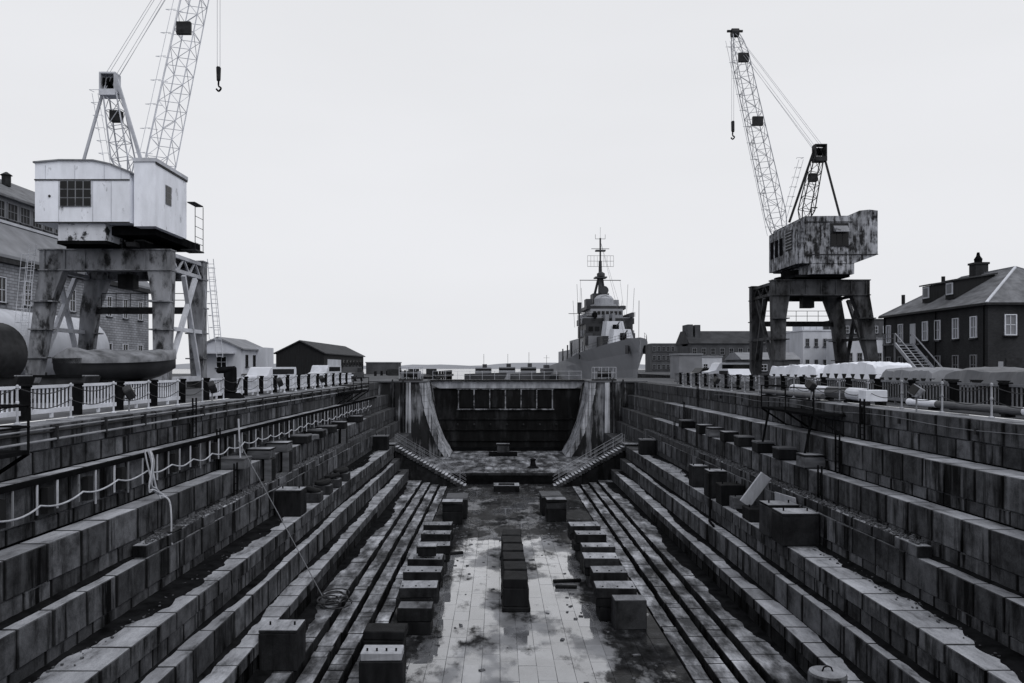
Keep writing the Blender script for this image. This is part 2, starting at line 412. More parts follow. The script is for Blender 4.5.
# ------------------------------------------------------------------ setting: ground, water, far shore
W0 = 14.5
m = MB()
def quad(m, x0, x1, y0, y1, z): k = len(m.v); m.v += [(x0,y0,z),(x1,y0,z),(x1,y1,z),(x0,y1,z)]; m.f.append([k,k+1,k+2,k+3])
E = 15.75
quad(m, -1500, -E, -400, 3.2, 0); quad(m, -E, E, -400, 3.2, 0); quad(m, E, 1500, -400, 3.2, 0)
quad(m, -1500, -E, 3.2, 105, 0); quad(m, -1500, -E, 105, 205, 0); quad(m, E, 1500, 3.2, 105, 0)
quad(m, E, 36, 105, 124, 0); quad(m, 36, 1500, 105, 124, 0); quad(m, 36, 1500, 124, 520, 0)
struct(m.build('ground', M['asphalt']))
m = MB(); m.box(-1500,-E,203,205.5,-3,-.004); m.box(E+.01,36,122,124.5,-3,-.004); m.box(35,36.2,124.6,520,-3,-.004); m.box(-17,-E-.01,105,204,-3,-.004)
struct(m.build('quay_wall', M['coping']))
m = MB(); quad(m, -4000, 4000, 99.2, 7500, -2.2)
struct(m.build('water', M['water']))
m = MB()
ring = []
N_ = 90
rr = random.Random(4)
for i in range(N_+1):
    x = -1400 + i*3000/N_
    h = 6 + 3*math.sin(i*.31) + 2*math.sin(i*.87+1) + rr.uniform(-1.5,2)
    ring.append((x, max(3, h)))
for i in range(N_):
    (x0,h0),(x1,h1) = ring[i],ring[i+1]
    m.hexa([(x0,1700,-3),(x1,1700,-3),(x1,1900,-3),(x0,1900,-3),(x0,1760,h0),(x1,1760,h1),(x1,1860,h1*1.2),(x0,1860,h0*1.2)])
struct(m.build('far_shore', M['hill']))
# apron strips beside the coping, on top of the quay surface
for s_, nm in ((-1,'left'),(1,'right')):
    m = MB(); quad(m, min(s_*15.75,s_*18.2), max(s_*15.75,s_*18.2), 6, 104, .005)
    struct(m.build('quay_apron_'+nm, M['concrete']))

# ------------------------------------------------------------------ dry dock: stepped walls of separate granite blocks
TIERS = [(14.5,0,[.75,.66]),(13.45,-1.41,[1.0,.43]),(12.7,-2.84,[1.0,.5]),(12.17,-4.34,[.95,.39]),(10.78,-5.68,[.56,.56]),(10.25,-6.8,[1.02]),(9.4,-7.82,[.45,.58])]
FLOORZ = -9.45
Y0, YU, YL = 8.0, 90.0, 74.6      # near end, end of upper tiers, end of lower tiers (at the stairs)
cache = {}
def stone_mesh(d, l, h, mat, ch=.022):
    k = (round(d,2), round(l,2), round(h,2), mat.name, random.randrange(4))
    if k not in cache:
        rnd = random.Random(hash((k[0],k[1],k[2],k[4])) & 0xffff)
        me = MB().chamfer(d, l, h, ch, .004 if ch < .02 else .006, rnd).mesh('stone'); me.materials.append(mat); cache[k] = me
    return cache[k]
def course(sg, xf, xb, z0, z1, ya, yb, lens, name, parent, mat, ylim, far, gap=.055, jx=.008, jz=.006):
    y = ya - random.uniform(0, lens[0]*.5)
    d = xb-xf
    while y < yb-.3:
        l = min(random.choice(lens), yb-y)
        if yb-(y+l) < .5: l = yb-y
        dx = random.uniform(-jx, jx); dz = random.uniform(-jz, jz)
        cxx = sg*((xf+xb)/2+dx)
        if y < ylim:
            o = link(name, stone_mesh(d, round((l-gap)/.05)*.05, z1-z0-.022, mat), parent, (cxx, y+l/2, (z0+z1)/2+dz))
            o.rotation_euler = (random.uniform(-.004,.004), random.uniform(-.006,.006), random.uniform(-.004,.004))
        else:
            far.cbox((cxx, y+l/2, (z0+z1)/2+dz), (d, l-gap, z1-z0-.016))
        y += l
for sg, side in ((-1,'left'),(1,'right')):
    wall = thing('dock_wall', f'stepped granite wall along the {side} side of the dry dock', 'dock wall', (0,0,0))
    far = MB()
    prof = [(17, .0-.01), (W0+.14, -.14)]
    prof = [(15.7,-.14)]
    for i, (wd, z, cs) in enumerate(TIERS):
        prof.append((wd+.14, z-.14))
        zb = TIERS[i+1][1] if i+1 < len(TIERS) else -8.85
        prof.append((wd+.14, zb-.14))
    prof[-1] = (prof[-1][0], -9.66); prof.append((15.7, -9.66))
    MB().prism([(sg*a,b) for a,b in prof], 'y', 3.35, YL).build('backing', M['core'], wall)
    # behind the stair the lower tiers stop and the wall drops sheer to the sill
    prof2 = [(15.7,-.14)]
    for i, (wd, z, cs) in enumerate(TIERS[:5]):
        prof2.append((wd+.14, z-.14))
        if i < 4: prof2.append((wd+.14, TIERS[i+1][1]-.14))
    prof2 += [(10.92,-9.2),(15.7,-9.2)]
    MB().prism([(sg*a,b) for a,b in prof2], 'y', YL+.01, YU).build('backing', M['core'], wall)
    for i, (wd, z, cs) in enumerate(TIERS):
        inner = TIERS[i-1][0] if i else 15.72
        yend = YU if i < 5 else YL
        zz = z
        for ci, h in enumerate(cs):
            if ci == 0:
                course(sg, wd, inner+(.02 if i else 0), zz-h, zz, Y0, yend, [1.35,1.5,1.65,1.8,2.0], 'coping_stone' if i == 0 else 'step_stone', wall, M['coping'] if i == 0 else M['granite'], 70, far)
            else:
                course(sg, wd+.05, wd+.6, zz-h, zz, Y0, yend, [.8,1.0,1.2,1.5], 'wall_stone', wall, M['slime' if i == 6 else 'granite'], 54, far)
            zz -= h
    # raised course on the broad fourth step
    course(sg, 12.19, 12.66, -4.335, -3.94, 25.4, 73, [1.0,1.3,1.6], 'wall_stone', wall, M['granite'], 54, far, jx=.03, jz=.02)
    zz = -5.68
    for k, h in enumerate((.9,.9,.95)):
        course(sg, 10.8, 11.4, zz-.56*0-h, zz, YL+1.6, YU, [1.2,1.5,1.8], 'wall_stone', wall, M['granite'], 0, far); zz -= h
    fo = far.build('far_stone', M['farstone'], wall); stuff(fo)
    rub = MB()
    for k in range(1500):
        y = random.uniform(25.5, 72); r = random.uniform(.018,.06)*(1.5 if random.random() < .08 else 1)
        rub.cbox((sg*random.uniform(12.2,12.62), y, -3.93+r*.3), (r*1.6,r*2,r), random.uniform(0,3), random.uniform(-.5,.5))
    for k in range(300):
        y = random.uniform(14, 72); r = random.uniform(.012,.04)
        rub.cbox((sg*random.uniform(11.5,12.1), y, -5.67+r*.3), (r*1.6,r*2,r), random.uniform(0,3), random.uniform(-.5,.5))
    o = rub.build('rubble', M['gravel']); stuff(o); o['label'] = f'broken stone rubble lying on the {side} dock steps'; o['category'] = 'rubble'

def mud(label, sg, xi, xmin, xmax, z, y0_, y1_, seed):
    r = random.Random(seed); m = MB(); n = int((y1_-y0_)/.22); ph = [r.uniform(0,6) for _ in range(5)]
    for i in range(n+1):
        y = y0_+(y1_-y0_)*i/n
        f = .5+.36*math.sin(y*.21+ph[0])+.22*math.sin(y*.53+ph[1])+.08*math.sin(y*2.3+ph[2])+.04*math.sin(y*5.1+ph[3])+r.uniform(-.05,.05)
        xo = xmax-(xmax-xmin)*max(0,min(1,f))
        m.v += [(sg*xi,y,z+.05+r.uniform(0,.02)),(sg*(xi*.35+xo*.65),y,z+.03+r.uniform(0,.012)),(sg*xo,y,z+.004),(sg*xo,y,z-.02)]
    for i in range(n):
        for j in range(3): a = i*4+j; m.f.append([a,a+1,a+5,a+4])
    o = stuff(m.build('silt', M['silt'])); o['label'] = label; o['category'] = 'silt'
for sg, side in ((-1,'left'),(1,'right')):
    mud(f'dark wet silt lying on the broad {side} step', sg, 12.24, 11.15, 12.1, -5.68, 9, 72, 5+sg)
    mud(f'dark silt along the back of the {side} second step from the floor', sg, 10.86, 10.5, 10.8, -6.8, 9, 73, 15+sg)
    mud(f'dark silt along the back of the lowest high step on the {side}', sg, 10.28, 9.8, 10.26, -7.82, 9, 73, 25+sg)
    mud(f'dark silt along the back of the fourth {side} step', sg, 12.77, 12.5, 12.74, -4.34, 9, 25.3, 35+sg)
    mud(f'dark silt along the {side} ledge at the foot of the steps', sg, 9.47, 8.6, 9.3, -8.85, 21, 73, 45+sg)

# head of the dock below the viewpoint
hw = thing('dock_head_wall', 'sheer granite wall closing the near end of the dock', 'dock wall', (0,0,0))
MB().box(-15.7,15.7,2.2,3.3,-9.9,-.012).build('backing', M['granite'], hw)

# floor
fl = struct(MB().box(-15.6,15.6,3.35,YL+1.7,-10.2,FLOORZ-.222).build('dock_floor', M['core']))
farf = MB()
ncol = 17; cw = 11.6/ncol
for c in range(ncol):
    x0 = -5.8 + c*cw; y = 20 - random.uniform(0,1.5)
    while y < YL+1.3:
        l = random.choice([1.3,1.6,1.9,2.2])
        if y+l > YL+1.62: l = YL+1.62-y
        if not (c == 8 and 33.2 < y+l/2 < 34.9):
            if 26.5 < y+l and y < 57:
                o = link('flagstone', stone_mesh(cw-.008, l-.01, .22, M['floor'], .005), fl, (x0+cw/2, y+l/2, FLOORZ-.11+random.uniform(-.003,.003)))
            else: farf.cbox((x0+cw/2, y+l/2, FLOORZ-.11), (cw-.012, l-.014, .22))
        y += l
stuff(farf.build('far_flagstone', M['floor'], fl))
for sg in (-1,1):
    farf = MB()
    for wd, wi, zt in ((8.2,9.52,-8.85),(7.44,8.06,-9.06),(6.64,7.28,-9.24),(5.86,6.48,-9.41)):
        course(sg, wd, wi, -9.64, zt, 20, YL, [.6,.8,1.0,1.3,1.6], 'kerb_stone', fl, M['kerb'], 46, farf, .025, .03, .014)
    stuff(farf.build('far_kerb_stone', M['kerb'], fl))

# sill platform before the gate
sp = struct(MB().box(-10.9,10.9,YL+1.65,99,-9.6,-8.62).build('gate_sill', M['core']))
for r_ in range(9):
    y = YL+1.62 + r_*2.3
    x = -10.85
    while x < 10.8:
        l = min(random.choice([1.6,2.0,2.4]), 10.85-x)
        MB_ = stone_mesh(l-.012, 2.29, .24, M['sill'], .01)
        link('sill_stone', MB_, sp, (x+l/2, y+1.15, -8.52+random.uniform(-.01,.01)))
        x += l
# ------------------------------------------------------------------ abutments and caisson gate
JAMB = [(9.4,-.02),(9.05,-2.2),(8.45,-4.6),(7.6,-6.8),(6.6,-8.45)]
for sg, side in ((-1,'left'),(1,'right')):
    ab = thing('gate_abutment', f'lime-streaked stone abutment holding the {side} end of the dock gate', 'abutment', (0,0,0))
    poly = [(sg*a,b) for a,b in JAMB]
    MB().prism(poly + [(sg*15.7,-9.3),(sg*15.7,-.02)], 'y', 90.1, 104.5).build('masonry', M['lime'], ab)
    q = MB()   # pale quoins along the curved jamb, alternate long and short
    for i in range(len(JAMB)-1):
        (a0,b0),(a1,b1) = JAMB[i],JAMB[i+1]
        for k in range(3):
            f0, f1 = k/3, (k+1)/3; wq = .62 if k % 2 else .55
            p = [(a0+(a1-a0)*f0, b0+(b1-b0)*f0),(a0+(a1-a0)*f1, b0+(b1-b0)*f1)]
            qq = MB().prism([(sg*(p[0][0]-.06),p[0][1]-.015),(sg*(p[1][0]-.06),p[1][1]+.015),(sg*(p[1][0]+wq),p[1][1]+.015),(sg*(p[0][0]+wq),p[0][1]-.015)],'y',89.98,96.5)
            qq.build('quoin', M['lime2'], ab)
    for k, xx in enumerate((10.9, 12.1)):   # buttress strips down the face
        MB().box(sg*xx, sg*(xx+.55), 89.75, 90.15, -8.0 if k else -8.4, -.05).build('pilaster', M['lime2' if k == 0 else 'lime'], ab)
    for xx in (11.75, 12.95): MB().tube((sg*xx,89.85,-7.5),(sg*xx,89.85,.3),.09,8).build('pipe', M['dark'], ab)
    MB().box(sg*9.25, sg*15.71, 89.9, 104.6, -.02, .12).build('cap_slab', M['concrete'], ab)
    wn = thing('gate_winch', f'railed winch platform on top of the {side} gate abutment', 'winch', (sg*11.2, 93, .12))
    MB().box(-1.3,1.3,-1.2,1.2,0,.18).build('base', M['dark'], wn)
    MB().lathe([(.35,-.8),(.35,.8)], (0,0,.75), 12, 'x').build('drum', M['dark'], wn)
    MB().box(-1.1,-.8,-.5,.5,.18,1.1).build('housing', M['steel'], wn); MB().box(.8,1.1,-.5,.5,.18,1.1).build('housing', M['steel'], wn)
    r_ = MB()
    for a in (-1.25,-.4,.4,1.25):
        for b in (-1.15,1.15): r_.tube((a,b,.18),(a,b,1.55),.035,5)
    for b in (-1.15,1.15):
        for z in (.9,1.55): r_.tube((-1.25,b,z),(1.25,b,z),.03,5)
    for a in (-1.25,1.25):
        for z in (.9,1.55): r_.tube((a,-1.15,z),(a,1.15,z),.03,5)
    r_.build('railing', M['offwhite'], wn)

gt = thing('dock_gate', 'dark rusted caisson gate closing the seaward end of the dock', 'gate', (0,0,0))
gp = [(-a,b) for a,b in JAMB] + [(a,b) for a,b in JAMB[::-1]]
gp = [(a*1.012,b) for a,b in gp]
MB().prism([(-9.0,-.9),(-8.45,-4.6),(-7.6,-6.8),(-6.6,-8.5),(6.6,-8.5),(7.6,-6.8),(8.45,-4.6),(9.0,-.9)], 'y', 97.2, 99).build('plating', M['gate'], gt)
MB().prism([(-9.35,-.05),(-9.1,-.5),(-8.2,-.88),(8.2,-.88),(9.1,-.5),(9.35,-.05)], 'y', 96.9, 99.1).build('top_girder', M['gatetop'], gt)
MB().box(-9.6,9.6,96.6,99.6,.0,.16).build('deck', M['dark'], gt)
for k in range(7):
    x = -5.9 + k*1.9
    MB().box(x-.07,x+.07,96.98,97.18,-3.35,-.92).build('rib', M['gateframe'], gt)
    if k < 6: MB().box(x+.1,x+1.8,97.1,97.18,-3.2,-1.06).build('panel', M['gate'], gt)
MB().box(-6.1,5.7,97.0,97.19,-3.5,-3.36).build('sill_rail', M['gateframe'], gt)
MB().box(-6.1,5.7,97.0,97.19,-1.04,-.92).build('head_rail', M['gateframe'], gt)
for z in (-4.6,-5.9,-7.2):
    hw_ = 8.3 if z > -5 else 7.6 if z > -6.5 else 7.0
    MB().box(-hw_,hw_,97.05,97.18,z-.08,z+.08).build('stiffener', M['gate'], gt)
for k in range(7): MB().tube((-6+k*2,97.25,-5.25),(-6+k*2,97.0,-5.25),.12,8).build('valve', M['dark'], gt)
rl = MB()
for k in range(13):
    x = -9+k*1.5; rl.tube((x,97.0,.16),(x,97.0,1.2),.022,5)
for z in (.7,1.2): rl.tube((-9,97,z),(9,97,z),.016,5)
rl.build('railing', M['offwhite'], gt)
MB().box(-8.2,8.2,96.2,97.1,-8.4,-8.0).build('sill_beam', M['core'], gt)

# stairs down beside the gate
for sg, side in ((-1,'left'),(1,'right')):
    st = thing('stone_stair', f'steep railed stone stair descending from the {side} steps to the dock floor', 'stairs', (0,0,0))
    n = 23; xa, xb, za, zb = 10.7, 4.1, -5.68, -9.45
    body = [(sg*xa,za-.25),(sg*xb,zb+.02),(sg*xa,zb-.1)]
    MB().prism([(sg*xa,za-.42),(sg*(xb+.55),zb-.12),(sg*xa,zb-.12)], 'y', YL+.05, YL+1.55).build('stringer', M['granite'], st)
    for k in range(n):
        x1 = xa-(xa-xb)*k/n; x2 = xa-(xa-xb)*(k+1)/n; z = za-(za-zb)*(k+1)/n+.08
        MB().box(sg*x1+sg*.03, sg*x2, YL-.05, YL+1.5, z-.34, z).build('step', M['stair'], st)
    MB().box(sg*10.72,sg*12.4,YL-.1,YL+1.55,-5.66,-5.5).build('landing', M['coping'], st)
    for yy in (YL+.02, YL+1.42):
        r_ = MB()
        for k in range(0, n+1, 3):
            x = xa-(xa-xb)*k/n; z = za-(za-zb)*k/n; r_.tube((sg*x,yy,z),(sg*x,yy,z+1.1),.02,5)
        for dz in (.4,.75,1.1): r_.tube((sg*xa,yy,za+dz),(sg*xb,yy,zb+dz),.016,5)
        r_.build('handrail', M['postgrey' if yy > YL+1 else 'steel'], st)

# drain box, and a boat-shaped oddment on the sill
dr = thing('drain_box', 'square stone drain box with a dark grated top at the foot of the sill', 'drain', (X(506.5,71.4),71.4+.9,FLOORZ))
MB().box(-1.15,1.15,-.95,.95,0,.42).build('surround', M['coping'], dr)
MB().box(-1.15,-.72,-.95,.95,.421,.55).build('kerb', M['coping'], dr); MB().box(.72,1.15,-.95,.95,.421,.55).build('kerb', M['coping'], dr)
MB().box(-.72,.72,-.95,-.62,.421,.55).build('kerb', M['coping'], dr); MB().box(-.72,.72,.62,.95,.421,.55).build('kerb', M['coping'], dr)
gr = MB()
for k in range(8): gr.box(-.7+k*.18,-.62+k*.18,-.6,.6,.425,.47)
gr.build('grate', M['black'], dr)
pb = thing('pump_block', 'small pump housing on a dark plinth in the middle of the sill', 'pump', (X(503,92),91.5,-8.4))
MB().box(-1.6,1.6,-1.1,1.1,0,.3).build('plinth', M['core'], pb); MB().cbox((0,.2,.75),(1.4,1.0,.9),ch=.06).build('housing', M['blockstone'], pb); MB().cbox((0,.2,1.27),(1.55,1.15,.12),ch=.02).build('lid', M['coping'], pb)
sb_ = thing('mooring_stub', 'small dark conical bollard standing on the sill right of centre', 'bollard', (X(533,80),80,-8.4))
MB().lathe([(.5,0),(.5,.12),(.32,.2),(.22,.7),(.3,.8),(.3,.9),(.08,.98)],n=12).build('body', M['black'], sb_); MB().lathe([(.6,0),(.6,.06)],n=12).build('flange', M['dark'], sb_)

# ------------------------------------------------------------------ keel and bilge blocks
def block_stack(name, label, cat, loc, parts, group, rz=0):
    """parts: (name, w, l, h, material, dx, dy) from the bottom up"""
    t_ = thing(name, label, cat, loc, group, rz); z = 0
    for nm, w_, l_, h_, mt, dx, dy in parts:
        MB().cbox((dx,dy,z+h_/2),(w_,l_,h_-.012),random.uniform(-.05,.05),ch=.03).build(nm, M[mt], t_); z += h_
    return t_, z
def bolts(t_, z, w_, l_, n=4):
    for i in range(n):
        MB().tube((-w_/2+.2+i*(w_-.4)/(n-1), -l_/4, z),(-w_/2+.2+i*(w_-.4)/(n-1), -l_/4, z+.09),.035,6).build('bolt', M['black'], t_)
for i in range(6):
    y = 37.2 + i*1.95
    block_stack('keel_block', f'dark wet keel block on the dock centre line, {ORD[i]} from the near end', 'keel block', (X(516-i*.9,36.6+i*1.95)-.0, y, FLOORZ),
                [('foot',1.3,1.75,.22,'timber',0,0),('base',1.16,1.66,.85,'timber',0,0),('cap',1.1,1.6,.42,'timber',random.uniform(-.03,.03),0)], 'keel blocks')
ys = [35.0,37.6,40.3,43.0,45.8,48.6]
def rnd(a, b): return random.uniform(a, b)
for i, y in enumerate(ys):
    for side, x, mt in (('left',-4.75,('timber','blockstone')),('right',4.22,('blockstone','timber'))):
        w_ = rnd(1.62,1.85); l_ = rnd(1.0,1.35)
        t_, z = block_stack('bilge_block', f'pale-topped bilge block, {ORD[i]} full stack from the near end of the {side} row', 'bilge block', (x+rnd(-.08,.08), y+.62, FLOORZ),
            [('base',1.5,l_*.92,.62,mt[i % 2],rnd(-.1,.1),0),('middle',w_*.92,l_*.96,.42,'timber',rnd(-.12,.12),rnd(-.05,.05)),('cap',w_,l_,rnd(.4,.52),'capwood',rnd(-.12,.12),rnd(-.06,.06))], f'bilge blocks of the {side} row')
        for k in range(3): MB().tube((-w_/2+.25+k*(w_-.5)/2,-l_*.3,z-.02),(-w_/2+.25+k*(w_-.5)/2,-l_*.3,z+.03),.04,6).build('bolt', M['black'], t_)
        if i in (1,3): MB().cbox((rnd(-.2,.2),-l_*.5+.02,z-.62),(w_*.8,.1,.3),rnd(-.05,.05),ch=.02).build('wedge', M['timber2'], t_)
block_stack('bilge_block', 'low dark block standing before the nearest capped stack of the left row', 'bilge block', (X(414,33.3),33.7,FLOORZ), [('base',1.42,.95,.55,'timber',0,0),('cap',1.45,1.0,.6,'blockstone',.03,0)], 'low blocks before the bilge rows', 0)
block_stack('bilge_block', 'low square dark block before the nearest capped stack of the right row', 'bilge block', (X(630.5,33.9),34.35,FLOORZ), [('base',1.38,.9,1.26,'blockstone',0,0)], 'low blocks before the bilge rows')
t_, z = block_stack('bilge_block', 'bolted black block with a pale top at the bottom edge of the left row', 'bilge block', (X(381,27.6),28.0,FLOORZ), [('base',1.5,.9,1.0,'timber',0,0),('cap',1.42,.85,.3,'plank',0,0)], 'low blocks before the bilge rows')
bolts(t_, z, 1.4, .9)
block_stack('bilge_block', 'dark timber block behind the bolted black block of the left row', 'bilge block', (X(381,29.0)+.1,29.3,FLOORZ), [('base',1.45,1.0,1.3,'timber',0,0),('cap',1.5,1.0,.32,'timber',.03,0)], 'low blocks before the bilge rows')
block_stack('bilge_block', 'small dark block riding on the third stack of the left row', 'bilge block', (X(427,40.6),40.8,FLOORZ+1.56), [('base',.9,.7,.42,'timber',0,0),('cap',1.0,.75,.1,'capwood',0,0)], 'low blocks before the bilge rows')
for nm, px, y in (('left',452,56.5),('right',556.5,57.5)):
    block_stack('bilge_block', f'lone tall block with a pale top at the gate end of the {nm} row', 'bilge block', (X(px,y),y+.7,FLOORZ), [('base',1.4,1.2,.9,'timber',0,0),('middle',1.45,1.2,.5,'timber' if nm == 'left' else 'blockstone',.03,0),('cap',1.5,1.3,.22,'capwood',0,0)], 'lone blocks near the gate')
    block_stack('bilge_block', f'low plank-topped block behind the lone tall block of the {nm} row', 'bilge block', (X(px,y)-.2*(1 if nm=='right' else -1),y+3.4,FLOORZ), [('base',1.5,2.2,1.35,'timber',0,0),('cap',1.6,2.3,.2,'timber2',0,0)], 'lone blocks near the gate')

db = MB(); r6 = random.Random(21)
for k in range(420):
    side_ = r6.choice((-1,1)); x = side_*r6.uniform(2.2,5.7)-.3 if r6.random() < .6 else r6.uniform(-5,5); y = r6.uniform(28,73) if r6.random() < .4 else r6.uniform(50,75); r = r6.uniform(.02,.09)
    db.cbox((x,y,FLOORZ+r*.2),(r*r6.uniform(1,4),r*1.6,r*.6),r6.uniform(0,3),r6.uniform(-.3,.3))
o = stuff(db.build('debris', M['gravel'])); o['label'] = 'small stones and wood chips strewn over the dock floor'; o['category'] = 'debris'
for k, (px, y, l, a) in enumerate(((567,41.4,1.5,.15),(566,40.3,1.1,-.1),(452,47.5,1.4,.4))):
    tag(MB().cbox((0,0,.09),(l,.2,.16),a,ch=.03).build('driftwood', M['timber'], None, (X(px,y),y,FLOORZ)), ('upper','lower','lone')[k]+(' dark timber offcut lying by the right block row' if k < 2 else ' dark timber offcut lying by the left block row'), 'timber', 'timber offcuts on the floor')

# ------------------------------------------------------------------ things standing on the steps
CZ, AZ, BZ = -5.68, -2.84, -3.94
def crate(label, x, y, zb, w_, l_, h_, mat='blockstone', lid=None, rz=0, name='granite_block', cat='stone block', group='blocks on the steps', ribs=True):
    t_ = thing(name, label, cat, (x,y,zb+.01), group, rz)
    MB().cbox((0,0,h_/2),(w_,l_,h_),ch=.035).build('body', M[mat], t_)
    if lid: MB().cbox((0,0,h_+.05),(w_*1.0,l_*1.02,.1),ch=.02).build('top_plank', M[lid], t_)
    if ribs:
        for a in (-.32,.32): MB().tube((a*w_,0,h_+(.1 if lid else 0)),(a*w_,0,h_+(.22 if lid else .14)),.035,6).build('lifting_pin', M['black'], t_)
    return t_
crate('big dark block with a pale top on the left steps beside the tyres', -11.45, 40.0, CZ, 1.28, 1.2, 1.2, 'timber', 'capwood')
crate('big dark block on the lowest left ledge near the rope coil', -8.72, 28.3, -8.85, 1.35, 1.2, 1.32, 'blockstone', 'capwood')
for i, y in enumerate((43.9,46.6,49.2,52.0)):
    t_ = crate(f'small tyre-topped block, {ORD[i]} of four behind the big left block', -11.25, y, CZ, .95, .9, .5, 'blockstone', None, ribs=False, group='tyre-topped blocks')
    ty = tag(MB().lathe([(.28,-.1),(.46,-.12),(.5,0),(.46,.12),(.28,.1)], n=16).build('tyre', M['tyre'], None, (-11.3, y, CZ+.66), True), f'black tyre lying on the {ORD[i]} small block of the left steps', 'tyre', 'tyres on the left steps')
    ty.rotation_euler = (random.uniform(-.15,.15), random.uniform(-.3,.3), 0)
crate('dark box at the far end of the left steps beside the stair', -11.5, 71.2, CZ, 1.3, 1.2, 1.2, 'timber', 'timber2')
crate('dark box at the far end of the right steps beside the stair', 11.5, 67.6, CZ, 1.3, 1.2, 1.2, 'timber', 'timber2')
RB = [(32.9,1.55,1.25,1.25,11.35,'blockstone','nearest and largest of all'),(34.6,1.35,1.2,1.3,11.25,'blockstone','just behind the largest one'),(38.0,1.0,1.2,.6,11.35,'timber','low, under the leaning pale plank'),
      (42.4,1.2,1.2,1.1,11.35,'timber','stepped, between the plank and the tall pair'),(41.2,1.1,.8,.6,11.65,'timber2','small and low before the stepped block'),(45.0,1.05,1.1,1.4,11.3,'blockstone','tall and pale-edged, nearer of the pair'),(48.9,.95,1.1,1.2,11.3,'blockstone','tall, farther of the pair')]
for y, w_, l_, h_, x, mt, txt in RB:
    crate(f'stone block on the right steps, {txt}', x, y+.6, CZ, w_, l_, h_, mt, 'capwood' if mt == 'blockstone' else None)
pk = MB().cbox((0,0,0),(.62,.09,1.75),ch=.015).build('leaning_plank', M['plank'], None, (11.55,39.3,-4.32)); pk.rotation_euler = (R(12), R(33), R(8))
tag(pk, 'pale plank leaning against the right steps above a low block', 'plank')
bd = MB().cbox((0,0,0),(.08,2.6,.62),ch=.015).build('pale_board', M['plank'], None, (12.05,36.6,-4.45)); bd.rotation_euler = (R(-3), R(-4), 0)
tag(bd, 'long white board standing against the riser behind the largest right block', 'board')
for i, y in enumerate((36.2,39.4,42.6,45.9,48.9,52.1,54.6,59.8)):
    t_ = crate(f'timber block on the upper right step, {ORD[i]} from the near end', 13.1, y, AZ, random.uniform(.95,1.2), 1.0, .5, 'timber' if i not in (0,5) else 'timber2', 'capwood' if i in (0,4,5,6) else 'timber2', ribs=False, name='timber_block', cat='timber block', group='timber blocks on the upper right step')
    MB().tube((-.3,0,.1),(.3,0,.1),.03,5).build('drift_bolt', M['black'], t_)
for i, y in enumerate((35.3,39.2,42.5,47.0,51.0,54.6,58.4,65.4)):
    t_ = thing('altar_shore', f'capped timber shore at the upper left step, {ORD[i]} from the near end', 'timber shore', (-12.9, y+.5, AZ+.01), 'timber shores on the left steps')
    MB().cbox((.05,0,.22),(1.15,1.0,.42),ch=.03).build('cap', M['timber2' if i < 3 else 'timber'], t_)
    MB().cbox((.05,0,.47),(1.18,1.02,.08),ch=.015).build('top_plank', M['capwood' if i in (1,2,6,7) else 'timber2'], t_)
    if i in (1,2,6):
        MB().cbox((.46,0,-.56),(.4,.8,1.1),ch=.03).build('post', M['timber'], t_)
        MB().cbox((.5,-.43,-.56),(.34,.06,1.1),ch=.01).build('face_board', M['timber2'], t_)
rb = MB()
for k in range(60):
    r = random.uniform(.12,.35); rb.cbox((random.uniform(-13.3,-12.75), random.uniform(48.5,57), AZ+r*.35),(r*1.5,r*1.6,r),random.uniform(0,3),random.uniform(-.5,.5),ch=.03)
o = stuff(rb.build('broken_stone', M['coping'])); o['label'] = 'heap of pale broken stone on the upper left step'; o['category'] = 'rubble'
dv = MB().path([(11.0,44.6,-5.58),(10.7,44.5,-5.62),(10.63,44.3,-6.6),(10.45,43.7,-6.72),(10.33,42.4,-6.73)],.07,6).build('bent_pipe', M['black']); tag(dv,'black bent pipe hanging over the right steps','pipe')

# round stone cap at the bottom right corner
bc = thing('stone_bollard', 'round pale stone bollard with an iron ring at the bottom right corner', 'bollard', (X(829,21.5),21.6,Z(671,21.5)-.62))
MB().lathe([(.5,-1.2),(.5,.5),(.47,.56),(.05,.58)], n=20).build('body', M['coping'], bc)
rg = MB(); rg.path([(-.14+.0,0,.57),(-.1,0,.68),(0,0,.72),(.1,0,.68),(.14,0,.57)],.022,6); rg.build('ring', M['black'], bc)

# ladders on the walls
def ladder(label, sg, y):
    t_ = thing('wall_ladder', label, 'ladder', (0,y,0), 'dock wall ladders')
    for wd, za, zb in ((14.5,.35,-1.38),(13.45,-1.0,-2.8),(12.7,-2.5,-3.9)):
        xx = sg*(wd-.12)
        for dy in (-.2,.2): MB().bar((xx,dy,zb),(xx,dy,za),.05,.08).build('rail', M['black'], t_)
        k = zb+.2
        while k < za-.05:
            MB().tube((xx,-.2,k),(xx,.2,k),.02,5).build('rung', M['black'], t_); k += .3
ladder('black iron ladder stepping down the right dock wall near the tilted floodlight', 1, 34.0)
ladder('black iron ladder stepping down the left dock wall', -1, 35.0)
ladder('black iron ladder on the right dock wall towards the gate', 1, 62.0)

